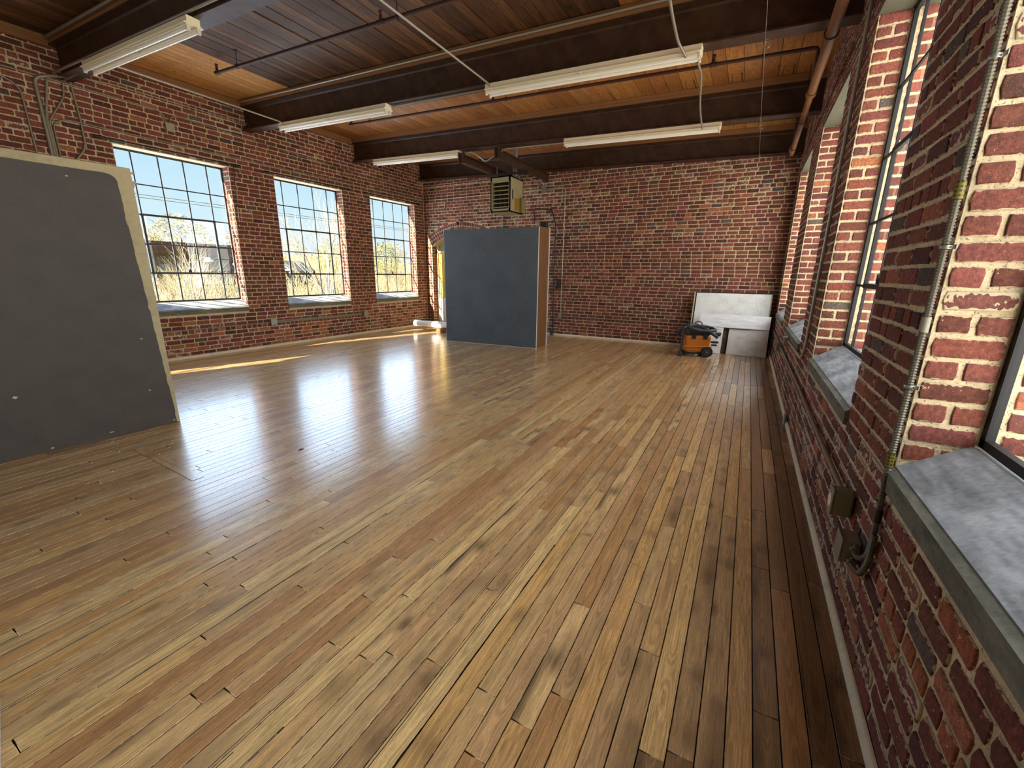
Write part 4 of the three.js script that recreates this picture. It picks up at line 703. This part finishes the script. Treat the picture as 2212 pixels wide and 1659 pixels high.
{ // dry brush: nobody could count its stems
  const g = new THREE.CylinderGeometry(0.008, 0.02, 1, 3).translate(0, 0.5, 0), N = 22000, m = new THREE.InstancedMesh(g, mat(0xffffff, 1), N), X = new THREE.Matrix4(), q = new THREE.Quaternion(), c = new THREE.Color();
  for (let i = 0; i < N; i++) {
    const far = rnd() ** 1.3, x = -22 - far * 60, z = x * rr(0.3, 1.25), s = rr(1.2, 3.2) * (1 + far * 0.4);
    q.setFromEuler(new THREE.Euler(rr(-0.9, 0.9), rr(0, 6.28), rr(-0.9, 0.9))); X.compose(V(x, -3.1 + Math.max(0, -x - 30) * 0.03 + n2(x / 9 + 200, z / 9 + 200) * 0.6, z), q, V(1 + far * 2.4, s, 1 + far * 2.4)); m.setMatrixAt(i, X);
    const t = rr(0.75, 1.1); c.setRGB(0.27 * t, rr(0.22, 0.25) * t, rr(0.13, 0.17) * t); m.setColorAt(i, c);
  }
  m.name = 'dry_brush'; scene.add(m); tag(m, 'tangled dry golden brush covering the slope outside', 'brush', null, 'stuff');
}
function crownTree(x, z, H, w, color, label) {
  const t = thing('distant_tree', label, 'tree', [x, -2, z], 0, 'distant treeline'), pos = [], idx = []; part('trunk', cyl(0.3, 0.15, V(0, 0, 0), V(0, H * 0.7, 0), 6), barkDark, t);
  for (let i = 0; i < 2200; i++) { const a = rr(0, 6.283), e = rr(-1, 1), r = Math.cbrt(rr(0.25, 1)), k = Math.sqrt(1 - e * e), c = V(Math.cos(a) * k * r * w, H * 0.62 + e * r * H * 0.4, Math.sin(a) * k * r * w), d = V(rr(-1, 1), rr(-0.3, 1), rr(-1, 1)).normalize().multiplyScalar(rr(0.3, 0.9)), s = V(rr(-1, 1), rr(-1, 1), rr(-1, 1)).normalize().multiplyScalar(rr(0.025, 0.07)); const b = pos.length / 3; pos.push(c.x - s.x, c.y - s.y, c.z - s.z, c.x + s.x, c.y + s.y, c.z + s.z, c.x + d.x, c.y + d.y, c.z + d.z); idx.push(b, b + 1, b + 2); }
  const g = new THREE.BufferGeometry(); g.setAttribute('position', new THREE.Float32BufferAttribute(pos, 3)); g.setIndex(idx); g.computeVertexNormals(); part('crown', g, mat(new THREE.Color(color).multiplyScalar(0.55), 1, { side: THREE.DoubleSide }), t);
}
const crowns = [[-76, -29, 9, 4, 0xb9a96e, 'tan bushy'], [-79, -36, 11.5, 5, 0xc2b27a, 'broad straw coloured'], [-75, -44, 10, 4.5, 0xb7a460, 'golden rounded'], [-84, -52, 9.5, 4, 0xa9a06a, 'olive'], [-88, -60, 10, 5, 0xc9b98a, 'pale thin'], [-78, -64, 8, 4, 0xb5a670, 'low tan'], [-90, -72, 10, 4, 0x9a9a62, 'greenish'], [-58, -58, 8.5, 2.6, 0x7d8656, 'dark pointed evergreen'], [-72, -74, 10, 4, 0xbcae74, 'wide yellowish'], [-62, -80, 8.5, 3.5, 0xa8a070, 'drab'], [-74, -22, 8.5, 3.5, 0xcfae52, 'bright yellow leaved'], [-92, -42, 13, 5, 0xc4b68a, 'hazy high crowned'], [-98, -82, 12, 6, 0xc0b284, 'hazy broad'], [-52, -63, 8, 2.4, 0x87905c, 'slim evergreen']];
for (const [x, z, H, w, c, l] of crowns) crownTree(x, z, H, w, c, l + ' tree in the far treeline');
{
  const b = thing('long_building', 'long low building with a brown roof band beyond the trees', 'building', [-62, -2.5, -27], 0.08);
  part('wall', rbox(-4, 4, 0, 5.7, -7, 4.6), mat(0x5b5546, 0.9), b); part('roof', rbox(-4.6, 4.6, 5.7, 7.0, -7.6, 5.2), mat(0x5f4639, 0.9), b, 'brown roof band'); for (let i = 0; i < 5; i++) part('window', rbox(3.95, 4.06, 3.4, 4.6, -5.6 + i * 2, -4.4 + i * 2), mat(0x5c6a72, 0.3), b);
  const s = thing('metal_shed', 'blue grey gabled metal shed beyond the part-hidden window', 'building', [-55, -2.5, -33.2], 0.2); part('walls', rbox(-2, 2, 0, 4.3, -2, 2), mat(0x4f5d68, 0.6), s); part('roof', shaped([[-2.4, 4.2], [2.4, 4.2], [0, 5.7]], 4.6).translate(0, 0, -2.3), mat(0x485866, 0.5), s);
  const h = thing('blue_house', 'small blue house among the trees of the middle window', 'building', [-58, -2.3, -39.5], 0.3); part('walls', rbox(-2, 2, 0, 3.9, -2.2, 2.2), mat(0x4c5a63, 0.7), h); part('roof', shaped([[-2.5, 3.8], [2.5, 3.8], [0, 5.2]], 5).translate(0, 0, -2.5), mat(0x3f4c57, 0.6), h);
  const l = thing('lamp_post', 'grey lamp post with a small dome head outside', 'lamp post', [-30, -3, -14.4]); part('pole', cyl(0.05, 0.04, V(0, 0, 0), V(0, 5.0, 0), 8), M.galv, l); part('arm', pipe([V(0, 5, 0), V(0, 5.3, -0.3), V(0, 5.2, -0.6)], 0.03, 0.2), M.galv, l); part('head', new THREE.SphereGeometry(0.25, 12, 8, 0, 6.283, 0, 1.6).translate(0, 5.0, -0.6), M.white, l);
  for (const [y, k] of [[6.83, 'upper'], [6.63, 'lower']]) solo('power_line', pipe([V(-40, y, 5), V(-40, y - 0.05, -22), V(-40, y + 0.25, -80)], 0.022, 2, 5), M.boxGrey, k + ' of two power lines crossing the sky', 'power line');
}
renderer.render(scene, camera);
